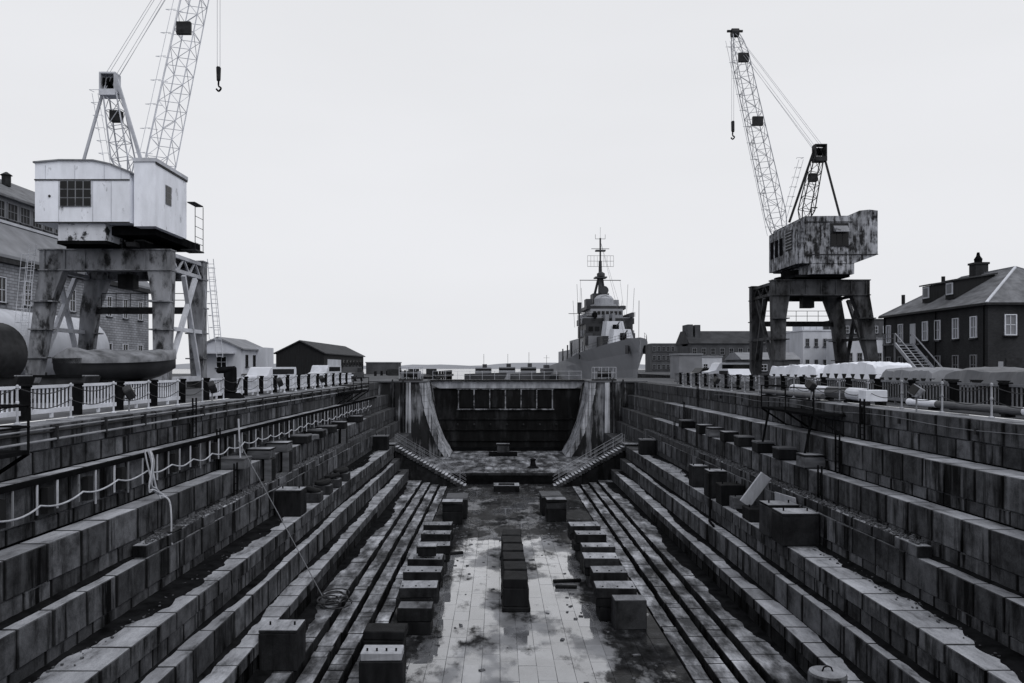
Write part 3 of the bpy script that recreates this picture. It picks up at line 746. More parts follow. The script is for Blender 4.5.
# left wall: dark fender beam with hanging straps and a swagged white hose
fb = thing('fender_beam', 'long dark beam along the left dock wall with hanging straps', 'beam', (-13.42,10,-1.40))
MB().box(.02,.2,0,70,.0,.13).build('beam', M['black'], fb)
for k in range(62):
    y = .4+k*1.06+random.uniform(-.06,.06); ln = random.uniform(.75,1.05)
    MB().box(.16,.2,y,y+random.uniform(.03,.06),-ln,-.01).build('strap', M['offwhite' if k % 3 else 'steel'], fb)
for k in range(0,62,2):
    y = .9+k*1.06; MB().box(.04,.22,y,y+.3,-.85,-.15).build('fender_pad', M['tyre'], fb)
pts = []
for k in range(62*4):
    y = 10.4+k*1.06/4; ph = (k % 8)/8
    pts.append((-13.12+.03*math.sin(k*.7), y, -1.90-.15*math.sin(math.pi*ph)+.05*math.sin(k*.13)))
tag(MB().path(pts,.027,6).build('hose', M['rope'], None, None, True), 'long white hose swagged along the straps of the left wall beam', 'hose')
pr = thing('coping_pipe', 'pale service pipe bracketed under the left coping edge', 'pipe', (0,0,0))
MB().tube((-14.36,11,-.45),(-14.36,82,-.45),.036,8).build('pipe', M['postgrey'], pr)
MB().tube((-14.4,11,-.12),(-14.4,82,-.12),.028,6).build('conduit', M['steel'], pr)
MB().tube((-14.42,11,-.22),(-14.42,82,-.22),.028,6).build('conduit', M['dark'], pr)
for k in range(24): MB().box(-14.5,-14.31,12+k*3.0,12.08+k*3.0,-.52,-.05).build('bracket', M['dark'], pr)
pr = thing('coping_cable', 'thin pale cable along the right coping wall', 'cable', (0,0,0))
pts = [(14.44, 14+k*1.5, -.35-.06*math.sin(k*.9)+.012*k*.3) for k in range(30)]
MB().path(pts,.011,5).build('cable', M['line'], pr)
for k in range(9): MB().box(14.42,14.52,16+k*5,16.1+k*5,-.5,-.3).build('clip', M['dark'], pr)
hb = thing('rope_bundle', 'knotted pale rope bundle hanging over the left wall beam', 'rope', (X(146,27)+.05,27,-1.2))
for k in range(6):
    a = random.uniform(-.25,.25); b = random.uniform(-.3,.3)
    MB().path(cr([(a*.4,b*.3,.1),(.1+a*.5,b*.6,-.3),(.14,b,-.75-.1*k),(.16+a*.3,.2+b,-1.25),(.3,.35+.1*k,-1.6)]),.026,6).build('strand', M['rope'], hb)
MB().path(cr([(.25,.4,-1.5),(.6,.3,-1.64),(.72,.2,-2.2),(.74,.15,-3.0),(.8,.1,-3.1)]),.03,6).build('tail', M['rope'], hb)
tg = thing('iron_bracket', 'dark iron chest sitting on the left step under the hanging rope', 'iron box', (-12.4,27.6,-4.33))
MB().cbox((0,0,.2),(.45,.9,.38),ch=.03).build('body', M['black'], tg); MB().cbox((0,0,.42),(.5,.95,.06),ch=.01).build('lid', M['dark'], tg)
ln = []
A_, B_ = Vector((-12.6,35.4,-1.55)), Vector((-8.95,36.1,-8.78))
for k in range(17):
    f = k/16; p = A_.lerp(B_, f); p.z -= .7*math.sin(math.pi*f)*.6; p.x += .25*math.sin(math.pi*f); ln.append(p)
rp = thing('mooring_line', 'pale line slanting down the left steps to a loose coil', 'rope', (0,0,0))
MB().path(ln,.022,6).build('line', M['line'], rp)
for k in range(6):
    c0 = (-8.3+random.uniform(-.35,.35), 35.8+random.uniform(-.7,.7)); r = random.uniform(.35,.62)
    MB().path([(c0[0]+r*math.cos(a*.42)*1.1, c0[1]+r*1.5*math.sin(a*.42), -8.80+.04*k) for a in range(15)],.035,5).build('coil', M['ropedark'], rp)
MB().tube((-12.55,35.6,-2.8),(-12.6,35.45,-.6),.04,6).build('stake', M['rope'], rp)

# ------------------------------------------------------------------ quay: barriers, posts, chains, floodlights
def make_panel(wmat):
    t_ = thing('fence_panel', 'x', 'fence', (0,0,0))
    MB().box(-.05,.05,-1.32,1.32,1.0,1.1).build('top_rail', M[wmat], t_)
    MB().box(-.045,.045,-1.32,1.32,.17,.32).build('bottom_rail', M[wmat], t_)
    me = MB().box(-.016,.016,-.03,.03,.3,1.0).mesh('picket'); me.materials.append(M[wmat])
    for k in range(11): link('picket', me, t_, (0,-1.2+k*.24,0))
    MB().box(-.04,.04,-.06,.06,.0,.17).build('foot', M[wmat], t_)
    return t_
def make_post():
    t_ = thing('barrier_post', 'x', 'post', (0,0,0))
    MB().box(-.15,.15,-.14,.14,0,1.05).build('shaft', M['black'], t_)
    MB().cbox((0,0,1.1),(.38,.36,.1),ch=.03).build('cap', M['black'], t_)
    return t_
def make_stanchion(sm):
    t_ = thing('chain_stanchion', 'x', 'stanchion', (0,0,0))
    MB().lathe([(.1,0),(.1,.04),(.035,.08),(.03,1.05),(.05,1.08),(.05,1.14),(.02,1.18)],n=8).build('shaft', M[sm], t_)
    MB().lathe([(.03,.6),(.05,.62),(.05,.68),(.03,.7)],n=8).build('collar', M[sm], t_)
    c = MB()
    for z0 in (1.08,.62):
        pts = [(0,i*2.95/10,z0-.22*math.sin(math.pi*i/10)) for i in range(11)]
        cc = MB().path(pts,.016,4).build('chain', M['dark'], t_)
    return t_
for sg, side, fx, wm in ((-1,'left',-16.1,'white'),(1,'right',16.95,'picket')):
    pan, pos = make_panel(wm), make_post(); sta = make_stanchion('offwhite' if sg < 0 else 'postgrey')
    for i in range(20):
        y = 19.0+i*3.15
        look = 'white' if wm == 'white' else 'grey'
        if not (i == 6 and sg < 0):
            p = pan if i == 0 else copy_tree(pan); p.location = (fx, y+1.57, 0); p.rotation_euler = (0,0,random.uniform(-.01,.01))
            tag(p, f'{look} picket barrier panel, {ORD[i]} from the near end of the {side} quay', 'fence', f'picket barriers on the {side} quay')
        p = pos if i == 0 else copy_tree(pos); p.location = (fx, y, 0)
        tag(p, f'black square barrier post, {ORD[i]} from the near end of the {side} quay', 'post', f'barrier posts on the {side} quay')
    for i in range(18):
        y = 20.6+i*2.95
        p = sta if i == 0 else copy_tree(sta); p.location = (sg*15.25, y, 0)
        tag(p, f'thin {"white" if sg < 0 else "grey"} chain stanchion, {ORD[i]} from the near end of the {side} coping', 'stanchion', f'chain stanchions along the {side} coping')

def floodlight(label, x, y, tilt, sg, mat='dark', hgt=.75):
    t_ = thing('floodlight', label, 'floodlight', (x,y,0), 'floodlights along the dock edge')
    MB().tube((0,0,-.5),(0,0,hgt-.2),.035,6).build('post', M['steel'], t_)
    MB().box(-.09,.09,-.09,.09,-.55,-.45).build('bracket', M['steel'], t_)
    h = MB().cbox((0,0,0),(.3,.5,.42),ch=.04).build('lamp_head', M[mat], t_, (0,0,hgt)); h.rotation_euler = (R(25)*1, R(tilt), R(20))
    ln_ = MB().cbox((sg*-.16,0,0),(.02,.42,.34)).build('lens', M['glass'], h)
    MB().bar((-.0,-.3,hgt-.2),(-.0,.3,hgt-.2),.05).build('yoke', M[mat], t_)
floodlight('dark tilted floodlight on a post at the left coping, nearest one', -14.75, 29.6, -28, -1)
floodlight('dark floodlight on the left coping just before the iron capstan', -14.75, 38.2, -20, -1)
floodlight('dark floodlight on the left coping beyond the iron capstan', -14.75, 50, -20, -1)
floodlight('small dark floodlight far along the left coping', -14.75, 62, -20, -1)
floodlight('grey tilted floodlight leaning over the right coping', 14.75, 30.3, 25, 1, 'steel', .78)
floodlight('dark floodlight on the right coping beside the pipe ends', 14.75, 40.5, 25, 1)
floodlight('small dark floodlight far along the right coping', 14.75, 58, 25, 1)

cp = thing('capstan', 'black iron mooring bitt standing on the left coping', 'bollard', (X(229,43.8),43.8,.0))
MB().hexa([(-.75,-.5,0),(.75,-.5,0),(.75,.5,0),(-.75,.5,0),(-.5,-.35,.28),(.5,-.35,.28),(.5,.35,.28),(-.5,.35,.28)]).build('base', M['black'], cp)
MB().cbox((.05,0,.95),(.62,.5,1.4),ch=.08).build('column', M['black'], cp); MB().cbox((-.12,0,1.55),(1.05,.55,.34),ch=.1).build('head', M['black'], cp)
MB().tube((.3,0,.3),(.62,0,1.1),.05,6).build('lever', M['dark'], cp)

def platform(label, sg, ya, yb, struts=True):
    t_ = thing('wall_platform', label, 'platform', (0,0,0), 'steel platforms hung on the dock walls')
    xi, xo = sg*13.05, sg*14.45
    MB().box(xi,xo,ya,yb,-.52,-.42).build('deck', M['black'], t_)
    for yy in (ya+.05,(ya+yb)/2,yb-.05):
        MB().tube((xi,yy,-.42),(xi,yy,.72),.035,5).build('post', M['black'], t_)
        if struts: MB().bar((xi,yy,-.5),(sg*14.4,yy,-1.4),.08).build('strut', M['black'], t_)
    for z in (.18,.72):
        MB().tube((xi,ya,z),(xi,yb,z),.03,5).build('rail', M['black'], t_); MB().tube((xi,ya,z),(xo,ya,z),.03,5).build('rail', M['black'], t_); MB().tube((xi,yb,z),(xo,yb,z),.03,5).build('rail', M['black'], t_)
    for y0_ in ((ya+.6, yb-.8) if sg > 0 else ()): MB().tube((sg*13.2,y0_,-.5),(sg*12.75,y0_+2.2 if not struts else y0_,-2.8),.06,6).build('prop', M['black'], t_)
    return t_
platform('dark railed steel platform at the left frame edge below the coping', -1, 16.0, 20.4)
platform('dark railed platform far along the left dock wall', -1, 66, 74)
platform('dark railed platform with slanting props on the right dock wall', 1, 35.8, 43)

# pipes and timber on the right quay
def pipe_thing(label, x, z, secs, r):
    t_ = thing('quay_pipe', label, 'pipe', (x,secs[0][0],0), 'pipes lying on the right quay')
    for ya, yb, mt in secs:
        MB().lathe([(r,ya-secs[0][0]),(r,yb-secs[0][0]-.02)],(0,0,z),14,'y').build('pipe_section', M[mt], t_, None, False)
    for k in range(3):
        y = (secs[-1][1]-secs[0][0])*(.15+.35*k); MB().box(-r*1.3,r*1.3,y-.1,y+.1,.006,z-r+.02).build('chock', M['timber'], t_)
pipe_thing('long pipe banded white and grey lying on the right quay beside the pickets', 16.15, .24, [(20.5,26.2,'pipewhite'),(26.2,31.4,'pipegrey'),(31.4,33.6,'pipewhite')], .145)
pipe_thing('thick pale pipe end lying past the white crate on the right quay', 15.9, .42, [(37.0,38.6,'pipewhite'),(38.6,41,'pipegrey'),(41,46,'pipewhite')], .3)
pipe_thing('thinner dark pipe beyond the thick pale pipe on the right quay', 15.35, .2, [(40.5,50,'pipegrey')], .14)
bx = thing('white_crate', 'long white box on dark skids beside the right pickets', 'crate', (X(877,35),35.4,.01)); MB().cbox((0,0,.42),(.95,.75,.5),ch=.02).build('body', M['white'], bx)
for a in (-.35,.35): MB().box(a-.08,a+.08,-.37,.37,0,.16).build('skid', M['timber'], bx)

# tarpaulin-covered piles behind the right barrier
def tarp(label, mat, x0, x1, y0, y1, h, seed, ridge=.0):
    r = random.Random(seed); nx, ny = 12, 34; m = MB(); mt = M[mat]
    t_ = thing('covered_pile', label, 'covered pile', ((x0+x1)/2,(y0+y1)/2,0), 'tarpaulin-covered piles on the right quay')
    hh = [[0]*(nx+1) for _ in range(ny+1)]
    ph = [r.uniform(0,6) for _ in range(6)]
    for j in range(ny+1):
        for i in range(nx+1):
            u, v = i/nx, j/ny
            e = min(1, min(u,1-u)*7)*min(1, min(v,1-v)*9)
            sag = .05*math.sin(v*5+ph[5])+.04*math.sin(v*11+ph[0]+2*u)+.05*abs(math.sin(v*17+u*9+ph[1]))+.04*abs(math.sin(v*29-u*13+ph[2]))+.07*math.sin(v*21+u*5+ph[1])+.06*math.sin(u*11+v*16+ph[2])+.03*math.sin(v*55+u*22+ph[3])+r.uniform(-.035,.035)
            top = h*(1-ridge*abs(u-.5)*1.6)+sag*(.35 if ridge else .6)
            z = 1.1 + (top-1.1)*min(1,e*2.6)**.5 if e > 0 else .95+.06*math.sin(v*13+u*9+ph[4])+.03*math.sin(v*37+ph[2])
            px_ = x0+(x1-x0)*(u if e > 0 else u) + .06*math.sin(v*40+ph[5])*(1 if u < .1 or u > .9 else 0)
            m.v.append((px_-(x0+x1)/2, y0+(y1-y0)*v-(y0+y1)/2, z))
    for j in range(ny):
        for i in range(nx):
            k = j*(nx+1)+i; m.f.append([k,k+1,k+nx+2,k+nx+1])
    m.build('tarpaulin', mt, t_, None, False)
    MB().box(-(x1-x0)*.47,(x1-x0)*.47,-(y1-y0)*.485,(y1-y0)*.485,.0,h*.72).build('load', M['timber'], t_)
    for k in range(3):
        y = (y1-y0)*(-.3+.3*k)+r.uniform(-.4,.4); MB().path([(-(x1-x0)/2-.07,y,.1),(-(x1-x0)*.47,y,h*.72)],.012,4).build('lashing', M['dark'], t_)
tarp('long white tarpaulin-covered pile behind the right barrier under the crane', 'tarpwhite', 17.7, 20.0, 40.2, 47, 1.85, 3)
tarp('farther low white tarpaulin-covered pile behind the right barrier', 'tarpwhite', 17.7, 20.2, 47.6, 56, 1.7, 5)
tarp('dark grey tarpaulin-covered pile beside the white one on the right quay', 'tarpgrey', 17.7, 19.8, 34.8, 39.6, 1.66, 7, .12)
tarp('ridged grey tarpaulin-covered pile at the right frame edge', 'tarpgrey', 17.7, 20.2, 23.5, 34.2, 1.66, 9, .14)

# ------------------------------------------------------------------ lattice and cranes
def lattice(m, p, q, w0, w1, n, r=.05, r2=.03, taper=.12):
    p, q = Vector(p), Vector(q); d = (q-p).normalized()
    a = d.cross(Vector((0,1,0))).normalized(); b = a.cross(d).normalized()
    rows = []
    for i in range(n+1):
        f = i/n; w_ = w0+(w1-w0)*f
        if f < taper: w_ *= .45+.55*f/taper
        if f > 1-taper: w_ *= .4+.6*(1-f)/taper
        c = p.lerp(q, f); rows.append([c+a*sx*w_/2+b*sy*w_/2 for sx, sy in ((-1,-1),(1,-1),(1,1),(-1,1))])
    for i in range(n):
        for k in range(4):
            m.tube(rows[i][k], rows[i+1][k], r, 4)
            m.tube(rows[i][k], rows[i+1][(k+1)%4] if i % 2 else rows[i+1][(k+1)%4], r2, 4) if i % 2 == 0 else m.tube(rows[i][(k+1)%4], rows[i+1][k], r2, 4)
            m.tube(rows[i+1][k], rows[i+1][(k+1)%4], r2, 4)
    return rows

def crane(label, C, s, white):
    t_ = thing('portal_crane', label, 'crane', C)
    PM = M['portalgrey'] if white else M['rustleg']; HM = M['cranewhite'] if white else M['rust']
    LM = M['lattice'] if white else M['latticed']
    def U(u, v, z): return (s*u, v, z)
    def bx_(u0,u1,v0,v1,z0,z1): return MB().box(s*u0,s*u1,v0,v1,z0,z1)
    # portal
    for v, nm in ((-3.3,'front'),(3.3,'rear')):
        gd = bx_(-4.9,4.9,v-.45,v+.45,9.0,10.4).build('girder', PM, t_)
        for k in range(7): MB().box(s*(-4.5+k*1.5)-.05,s*(-4.5+k*1.5)+.05,v-.55,v+.55,8.98,10.43).build('stiffener', PM, gd)
        bx_(-4.95,4.95,v-.58,v+.58,10.4,10.5).build('flange', PM, gd); bx_(-4.95,4.95,v-.58,v+.58,8.9,9.0).build('flange', PM, gd)
    for u in (-4.6,4.6):
        tr = MB()
        tr.bar(U(u,-2.9,10.2),U(u,2.9,10.2),.28); tr.bar(U(u,-2.9,9.1),U(u,2.9,9.1),.28)
        for k in range(5): tr.bar(U(u,-2.9+k*1.16,9.1 if k%2 else 10.2),U(u,-2.9+(k+1)*1.16,10.2 if k%2 else 9.1),.14)
        tr.build('side_truss', M['offwhite'] if white else PM, t_)
    for su in (-1,1):
        for sv in (-1,1):
            b = MB(); uo, ui = su*4.9, su*3.15; bo, bi = (su*5.85, su*4.95) if su < 0 else (4.75, 3.75); mo_, mi_ = (su*5.3, su*4.0) if su < 0 else (4.85, 3.5)
            v0, v1 = sv*3.75, sv*2.85; w0, w1 = sv*4.1, sv*3.2
            b.hexa([U(bo,w0,.3),U(bi,w0,.3),U(bi,w1,.3),U(bo,w1,.3),U(mo_,v0,6.6),U(mi_,v0,6.6),U(mi_,v1,6.6),U(mo_,v1,6.6)])
            b.hexa([U(mo_,v0,6.6),U(mi_,v0,6.6),U(mi_,v1,6.6),U(mo_,v1,6.6),U(uo,v0,8.9),U(ui,v0,8.9),U(ui,v1,8.9),U(uo,v1,8.9)])
            lg = b.build('leg', PM, t_)
            pl = MB()
            for z, e in ((2.4,5.7 if su < 0 else 4.8),(4.5,5.5 if su < 0 else 4.82),(6.6,5.3 if su < 0 else 4.85)): pl.box(s*su*(e+.06), s*su*(e-1.4-.025*z), sv*3.0, sv*4.12, z-.05, z+.05)
            pl.build('stiffener', PM, lg)
            bx_(su*4.6 if su < 0 else 3.5,su*6.1 if su < 0 else 4.95,sv*2.9,sv*4.4,.05,.5).build('bogie', M['dark'], lg)
            for k in (-.4,.4): MB().lathe([(.3,-.12),(.3,.12)],(s*(-5.3 if su < 0 else 4.2),sv*3.65+k,.3),10,'x').build('wheel', M['black'], lg)
    BM = M['offwhite'] if white else PM
    for su, q_ in ((-1,5.4),(1,4.4)):
        MB().bar(U(su*q_,-3.4,.7),U(su*4.85,1.2,8.8),.32).build('brace', BM, t_); MB().bar(U(su*q_,3.4,.7),U(su*4.85,-1.2,8.8),.32).build('brace', BM, t_)
        MB().bar(U(su*(q_/2+2.4),-3.4,4.6),U(su*(q_/2+2.4),3.4,4.6),.3).build('brace', BM, t_); MB().bar(U(su*q_,-3.6,.75),U(su*q_,3.6,.75),.4).build('sill_beam', BM, t_)
    MB().bar(U(-4.2,3.3,6.4),U(4.2,3.3,6.4),.4,.55).build('cross_beam', M['dark'], t_)
    rl_ = MB()
    for k in range(7): rl_.tube(U(-3.6+k*1.2,3.0,6.7),U(-3.6+k*1.2,3.0,7.8),.03,4)
    for z in (7.25,7.8): rl_.tube(U(-3.6,3.0,z),U(3.6,3.0,z),.03,4)
    rl_.build('walkway_rail', M['dark'], t_)
    bx_(-.6,.6,-.5,.5,7.9,9.0).build('motor_box', M['dark'], t_)
    bx_(-4.4,4.4,-2.85,2.85,9.9,10.3).build('deck', M['dark'], t_)
    MB().lathe([(2.9,10.5),(2.9,10.8),(3.3,10.85),(3.3,11.1),(2.6,11.2),(2.6,11.7)],n=28).build('turntable', M['black'], t_)
    # caged ladder at the outer and dock-side corners
    for uu, vv, lean in (((-5.3,-3.9,.9),(5.1,3.9,.8)) if white else ()):
        lad = MB(); sgn = 1 if uu > 0 else -1
        for k in (-.25,.25): lad.tube(U(uu+sgn*lean+k,vv,1.5 if uu < 0 else 2.5),U(uu+k,vv,10.8),.03,4)
        for j in range(22): lad.tube(U(uu+sgn*lean*(1-j/22)-.25,vv,2.6+j*.37),U(uu+sgn*lean*(1-j/22)+.25,vv,2.6+j*.37),.02,4)
        for j in range(7):
            z = 4.0+j*1.0; c = uu+sgn*lean*(1-(z-1.5)/9.3)
            lad.path([U(c-.35,vv,z),U(c-.4,vv-.55,z),U(c,vv-.8,z),U(c+.4,vv-.55,z),U(c+.35,vv,z)],.02,4)
        for k in (-.4,0,.4): lad.tube(U(uu+sgn*lean*.7+k,vv-.65,4),U(uu+sgn*lean*.05+k,vv-.65,10),.02,4)
        lad.build('caged_ladder', M['lattice'] if white else M['latticed'], t_)
    # machinery house
    if white:
        MB().prism([(s*a,b) for a,b in [(-3.75,12.0),(-3.75,16.25),(-2,16.42),(.4,16.4),(1.6,16.15),(3.0,15.6),(3.0,12.0)]],'y',-6.3,1.2).build('house', HM, t_)
        MB().hexa([U(3.0,-6.29,12),U(3.31,-5.6,12),U(3.31,1.2,12),U(3.0,1.2,12),U(3.0,-6.29,15.58),U(3.31,-5.6,15.4),U(3.31,1.2,15.4),U(3.0,1.2,15.58)]).build('house_corner', HM, t_)
        MB().prism([(s*a,b) for a,b in [(-3.85,16.25),(-3.85,16.36),(-2,16.52),(.45,16.5),(1.65,16.24),(3.1,15.66),(3.3,15.56),(3.3,15.46),(3.0,15.57),(1.6,16.15),(.4,16.4),(-2,16.42)]],'y',-6.42,1.3).build('roof_edge', M['steel'], t_)
        MB().box(s*-3.78,s*3.02,-6.36,-6.3,15.02,15.1).build('band', M['dark'], t_)
        MB().box(s*-3.78,s*3.02,-6.36,-6.3,11.98,12.06).build('band', M['dark'], t_)
        for a in (-2.05,.38,1.7): MB().box(s*a-.015,s*a+.015,-6.325,-6.3,12.07,15.01).build('plate_seam', M['offwhite'], t_)
        for a in (-3.0,-.9,1.2,2.4): MB().box(s*a-.012,s*a+.012,-6.325,-6.3,15.11,16.1).build('plate_seam', M['offwhite'], t_)
        MB().lathe([(.09,0),(.09,.1)],(s*-2.7,-6.36,13.9),8,'y').build('vent', M['dark'], t_)
        wn = bx_(-1.95,.28,-6.37,-6.31,13.15,15.0).build('window', M['glass'], t_)
        wn.data.materials.clear(); wn.data.materials.append(M['steel'])
        for i in range(4):
            for j in range(3): bx_(-1.95+.05+i*.557,-1.95+.52+i*.557,-6.39,-6.372,13.2+j*.61,13.74+j*.61).build('pane', M['glass'], wn)
        bx_(-2.2,1.2,-6.1,-1,10.75,11.99).build('ballast', M['craneworn'], t_)
        bx_(-2.25,1.3,-6.15,-1,10.5,10.75).build('ballast_frame', M['black'], t_)
        bx_(-1.0,4.4,-5.2,3.5,11.3,11.9).build('slew_frame', M['black'], t_)
        for k in range(9):
            a_ = random.uniform(-3.2,3.9); h_ = random.uniform(.3,.8); bx_(a_,a_+random.uniform(.3,.9),-4.2+random.uniform(-.8,.5),-2.5,10.52,10.52+h_).build('slew_motor', M['dark' if k % 2 else 'black'], t_)
        cb_ = bx_(3.32,4.85,-6.3,-.6,11.75,16.35).build('operator_cab', HM, t_)
        bx_(3.26,4.93,-6.38,-.5,16.35,16.62).build('cab_roof', M['offwhite'], cb_); bx_(4.86,4.92,-6.34,-.55,16.2,16.34).build('gutter', M['dark'], cb_)
        w2 = bx_(4.85,4.90,-4.6,-3.6,13.7,15.1).build('window', M['steel'], cb_)
        for i in range(2):
            for j in range(3): bx_(4.9,4.915,-4.55+i*.47,-4.12+i*.47,13.76+j*.44,14.14+j*.44).build('pane', M['glass'], w2)
        bal = MB(); bal.box(s*4.9,s*5.5,-.6,1.2,14.6,14.68); bal.box(s*4.3,s*5.5,-.4,1.4,10.9,11.0)
        for vv in (-.4,1.3):
            bal.tube(U(5.45,vv,10.9),U(5.45,vv,14.6),.03,4)
        for z in (11.5,12,12.8,13.6): bal.tube(U(5.45,-.4,z),U(5.45,1.3,z),.025,4)
        bal.build('balcony', M['dark'], t_)
        foot, tip, af, ab, stt = (1.75,.6,15.2),(5.2,4.9,41.5),(1.0,-2.6,16.3),(.1,-3.2,23.4),(-2.0,-3.4,16.4)
    else:
        MB().prism([(s*a,b) for a,b in [(-5.0,12.8),(-5.0,17.15),(-4.2,17.25),(-3.2,17.15),(-2.6,16.85),(-2.4,16.65),(2.2,16.6),(2.2,11.95),(-2.7,11.95)]],'y',-5.2,3.9).build('house', HM, t_)
        MB().hexa([U(2.2,-5.19,12),U(2.75,-4.4,12),U(2.75,3.6,12),U(2.2,3.6,12),U(2.2,-5.19,16.4),U(2.75,-4.4,16.1),U(2.75,3.6,16.1),U(2.2,3.6,16.4)]).build('house_corner', HM, t_)
        bx_(-2.7,1.6,-5.15,3,10.9,11.94).build('ballast', HM, t_); bx_(-2.5,2.9,-4.6,3.6,10.9-.25,10.9).build('slew_frame', M['black'], t_)
        MB().box(s*-5.02,s*2.2,-5.26,-5.2,12.78,12.86).build('band', M['dark'], t_)
        MB().box(s*-2.5,s*2.2,-5.26,-5.2,16.0,16.07).build('band', M['dark'], t_)
        wn = bx_(-2.1,-.3,-5.27,-5.21,13.6,15.9).build('window', M['dark'], t_)
        for i in range(3): bx_(-2.0+i*.57,-1.5+i*.57,-5.29,-5.272,13.7,14.9).build('pane', M['glass'], wn)
        MB().hexa([U(-2.0,-5.3,15.1),U(-.6,-5.3,15.1),U(-.6,-5.22,15.7),U(-2.0,-5.22,15.7),U(-2.0,-5.9,14.95),U(-.6,-5.9,14.95),U(-.6,-5.9,15.0),U(-2.0,-5.9,15.0)]).build('shutter', M['steel'], wn)
        lv = bx_(2.76,2.82,-3.4,-1.6,13.6,15.6).build('louvre', M['dark'], t_)
        for k in range(6): MB().box(s*2.8,s*2.9,-3.35,-1.65,13.7+k*.32,13.8+k*.32).build('slat', M['steel'], lv)
        for k in range(3): bx_(2.76,2.82,-.6+k*1.4,.2+k*1.4,13.4,15.2).build('opening', M['black'], t_)
        vp = MB(); vp.tube(U(-1.2+1.9,-3,16.6),U(.7,-3,17.9),.07,6); vp.tube(U(.7,-3,17.87),U(.1,-3,17.87),.07,6); vp.build('vent_pipe', M['dark'], t_)
        foot, tip, af, ab, stt = (1.7,2.8,15.4),(5.2,8.0,40.2),(1.0,-1.8,16.6),(-.45,-2.2,24.1),(-2.6,-2.4,16.6)
    Vf, Vt = Vector(U(*foot)), Vector(U(*tip))
    m = MB(); lattice(m, Vf, Vt, 1.75, 1.45, 17, .05, .026, .09); bo = m.build('boom', LM, t_)
    d = (Vt-Vf)
    for f in (.54,) if white else (.55,.86):
        c = Vf+d*f; MB().cbox(tuple(c+Vector((0,-.9,0))),(1.15,.35,1.0)).build('sheave_box', M['dark'], bo)
    c = Vt; MB().lathe([(.5,-.4),(.5,.4)],tuple(c),12,'x').build('tip_sheave', M['dark'], bo)
    MB().bar(tuple(c+Vector((-.9,0,.2))),tuple(c+Vector((.9,0,.2))),.22).build('tip_beam', M['dark'], bo)
    lad = MB()
    off = Vector((s*1.35 if not white else -s*1.35, -.6, 0))
    for k in (-.25,.25):
        lad.tube(tuple(Vf+d*.02+off+Vector((k,0,0))),tuple(Vf+d*.95+off*.9+Vector((k,0,0))),.022,4)
    for j in range(12):
        c = Vf+d*(.06+j*.078)+off; lad.path([tuple(c+Vector((-.3,0,0))),tuple(c+Vector((-.45*(1 if white else -1),-.4,-.1))),tuple(c+Vector((.3,-.2,0)))],.022,4)
        lad.tube(tuple(c),tuple(c-off*.5),.022,4)
    lad.build('boom_ladder', LM, bo)
    # A-frame mast
    Af, At, Sf = Vector(U(*af)), Vector(U(*ab)), Vector(U(*stt)); LD = M['offwhite'] if white else M['dark']
    m = MB(); lattice(m, Af, At, 1.35, .9, 6, .06, .03, .01); mo = m.build('mast', LD, t_)
    MB().bar(tuple(Af+Vector((s*1.5,0,0))),tuple(At+Vector((s*.5,0,0))),.22).build('mast_leg', LD, mo)
    for vv in (0,): MB().bar(tuple(Sf+Vector((0,vv,0))),tuple(At+Vector((-s*.5,vv,-.9))),.17).build('back_strut', LD, mo)
    MB().cbox(tuple(At+Vector((0,0,-1.15))),(1.2,1.0,.45)).build('crosshead', LD, mo)
    for k in (-.3,0,.3): MB().lathe([(.42,-.08),(.42,.08)],(At.x+k,At.y,At.z-.35),12,'x').build('sheave', M['black'], mo)
    for k in (-.55,.55): MB().cbox(tuple(At+Vector((k,0,-.35))),(.12,.9,1.2)).build('cheek_plate', LD, mo)
    MB().cbox(tuple(At+Vector((0,0,.3))),(1.22,.9,.12)).build('head_plate', LD, mo)
    c4 = Af.lerp(At,.55); MB().cbox(tuple(c4+Vector((0,-.1,.4))),(.8,.6,.8)).build('equaliser', M['dark'], mo)
    lad = MB()
    o2 = Vector((-s*1.1 if white else s*2.2, -.3, 0))
    for k in (-.22,.22): lad.tube(tuple(Af+o2+Vector((k,0,0))),tuple(At+o2*.9+Vector((k,0,-1.2))),.02,4)
    for j in range(6):
        c = (Af+o2).lerp(At+o2*.9, .2+j*.13); lad.path([tuple(c+Vector((-.22,0,0))),tuple(c+Vector((-.35,-.5,0))),tuple(c+Vector((.35,-.5,0))),tuple(c+Vector((.22,0,0)))],.02,4)
    lad.build('mast_ladder', LM, mo)
    cb2 = MB()
    for k in (-.55,-.3,.3,.55): cb2.tube(tuple(At+Vector((k,0,0))),tuple(Vt+Vector((k,0,-.2-.6*abs(k)))),.018,4)
    cb2.tube(tuple(At+Vector((0,0,-1))),tuple(Vf+d*.93),.02,4)
    cb2.build('stay_cable', M['cable'], t_)
    # hook
    hz = 27.2 if white else 29.9
    hx = MB()
    for k in (-.12,.12): hx.tube((Vt.x+s*.25+k,Vt.y,Vt.z),(Vt.x+s*.25+k,Vt.y,hz),.018,4)
    hl = hx.build('hoist_line', M['cable'], t_)
    hk = MB().cbox((Vt.x+s*.25,Vt.y,hz-.5),(.34,.3,1.3),ch=.1).build('hook_block', M['dark'], hl)
    MB().path(cr([(Vt.x+s*.25,Vt.y,hz-1.1),(Vt.x+s*.25,Vt.y,hz-1.5),(Vt.x+s*.25+.2,Vt.y,hz-1.7),(Vt.x+s*.25,Vt.y,hz-1.95),(Vt.x+s*.25-.2,Vt.y,hz-1.75)]),.08,6).build('hook', M['black'], hk)
    return t_
crane('white portal crane with lattice boom on grey legs on the left quay', (-30.4,63.4,0), 1, True)
crane('rusted portal crane with peeling house on the right quay', (31.4,84.2,0), -1, False)
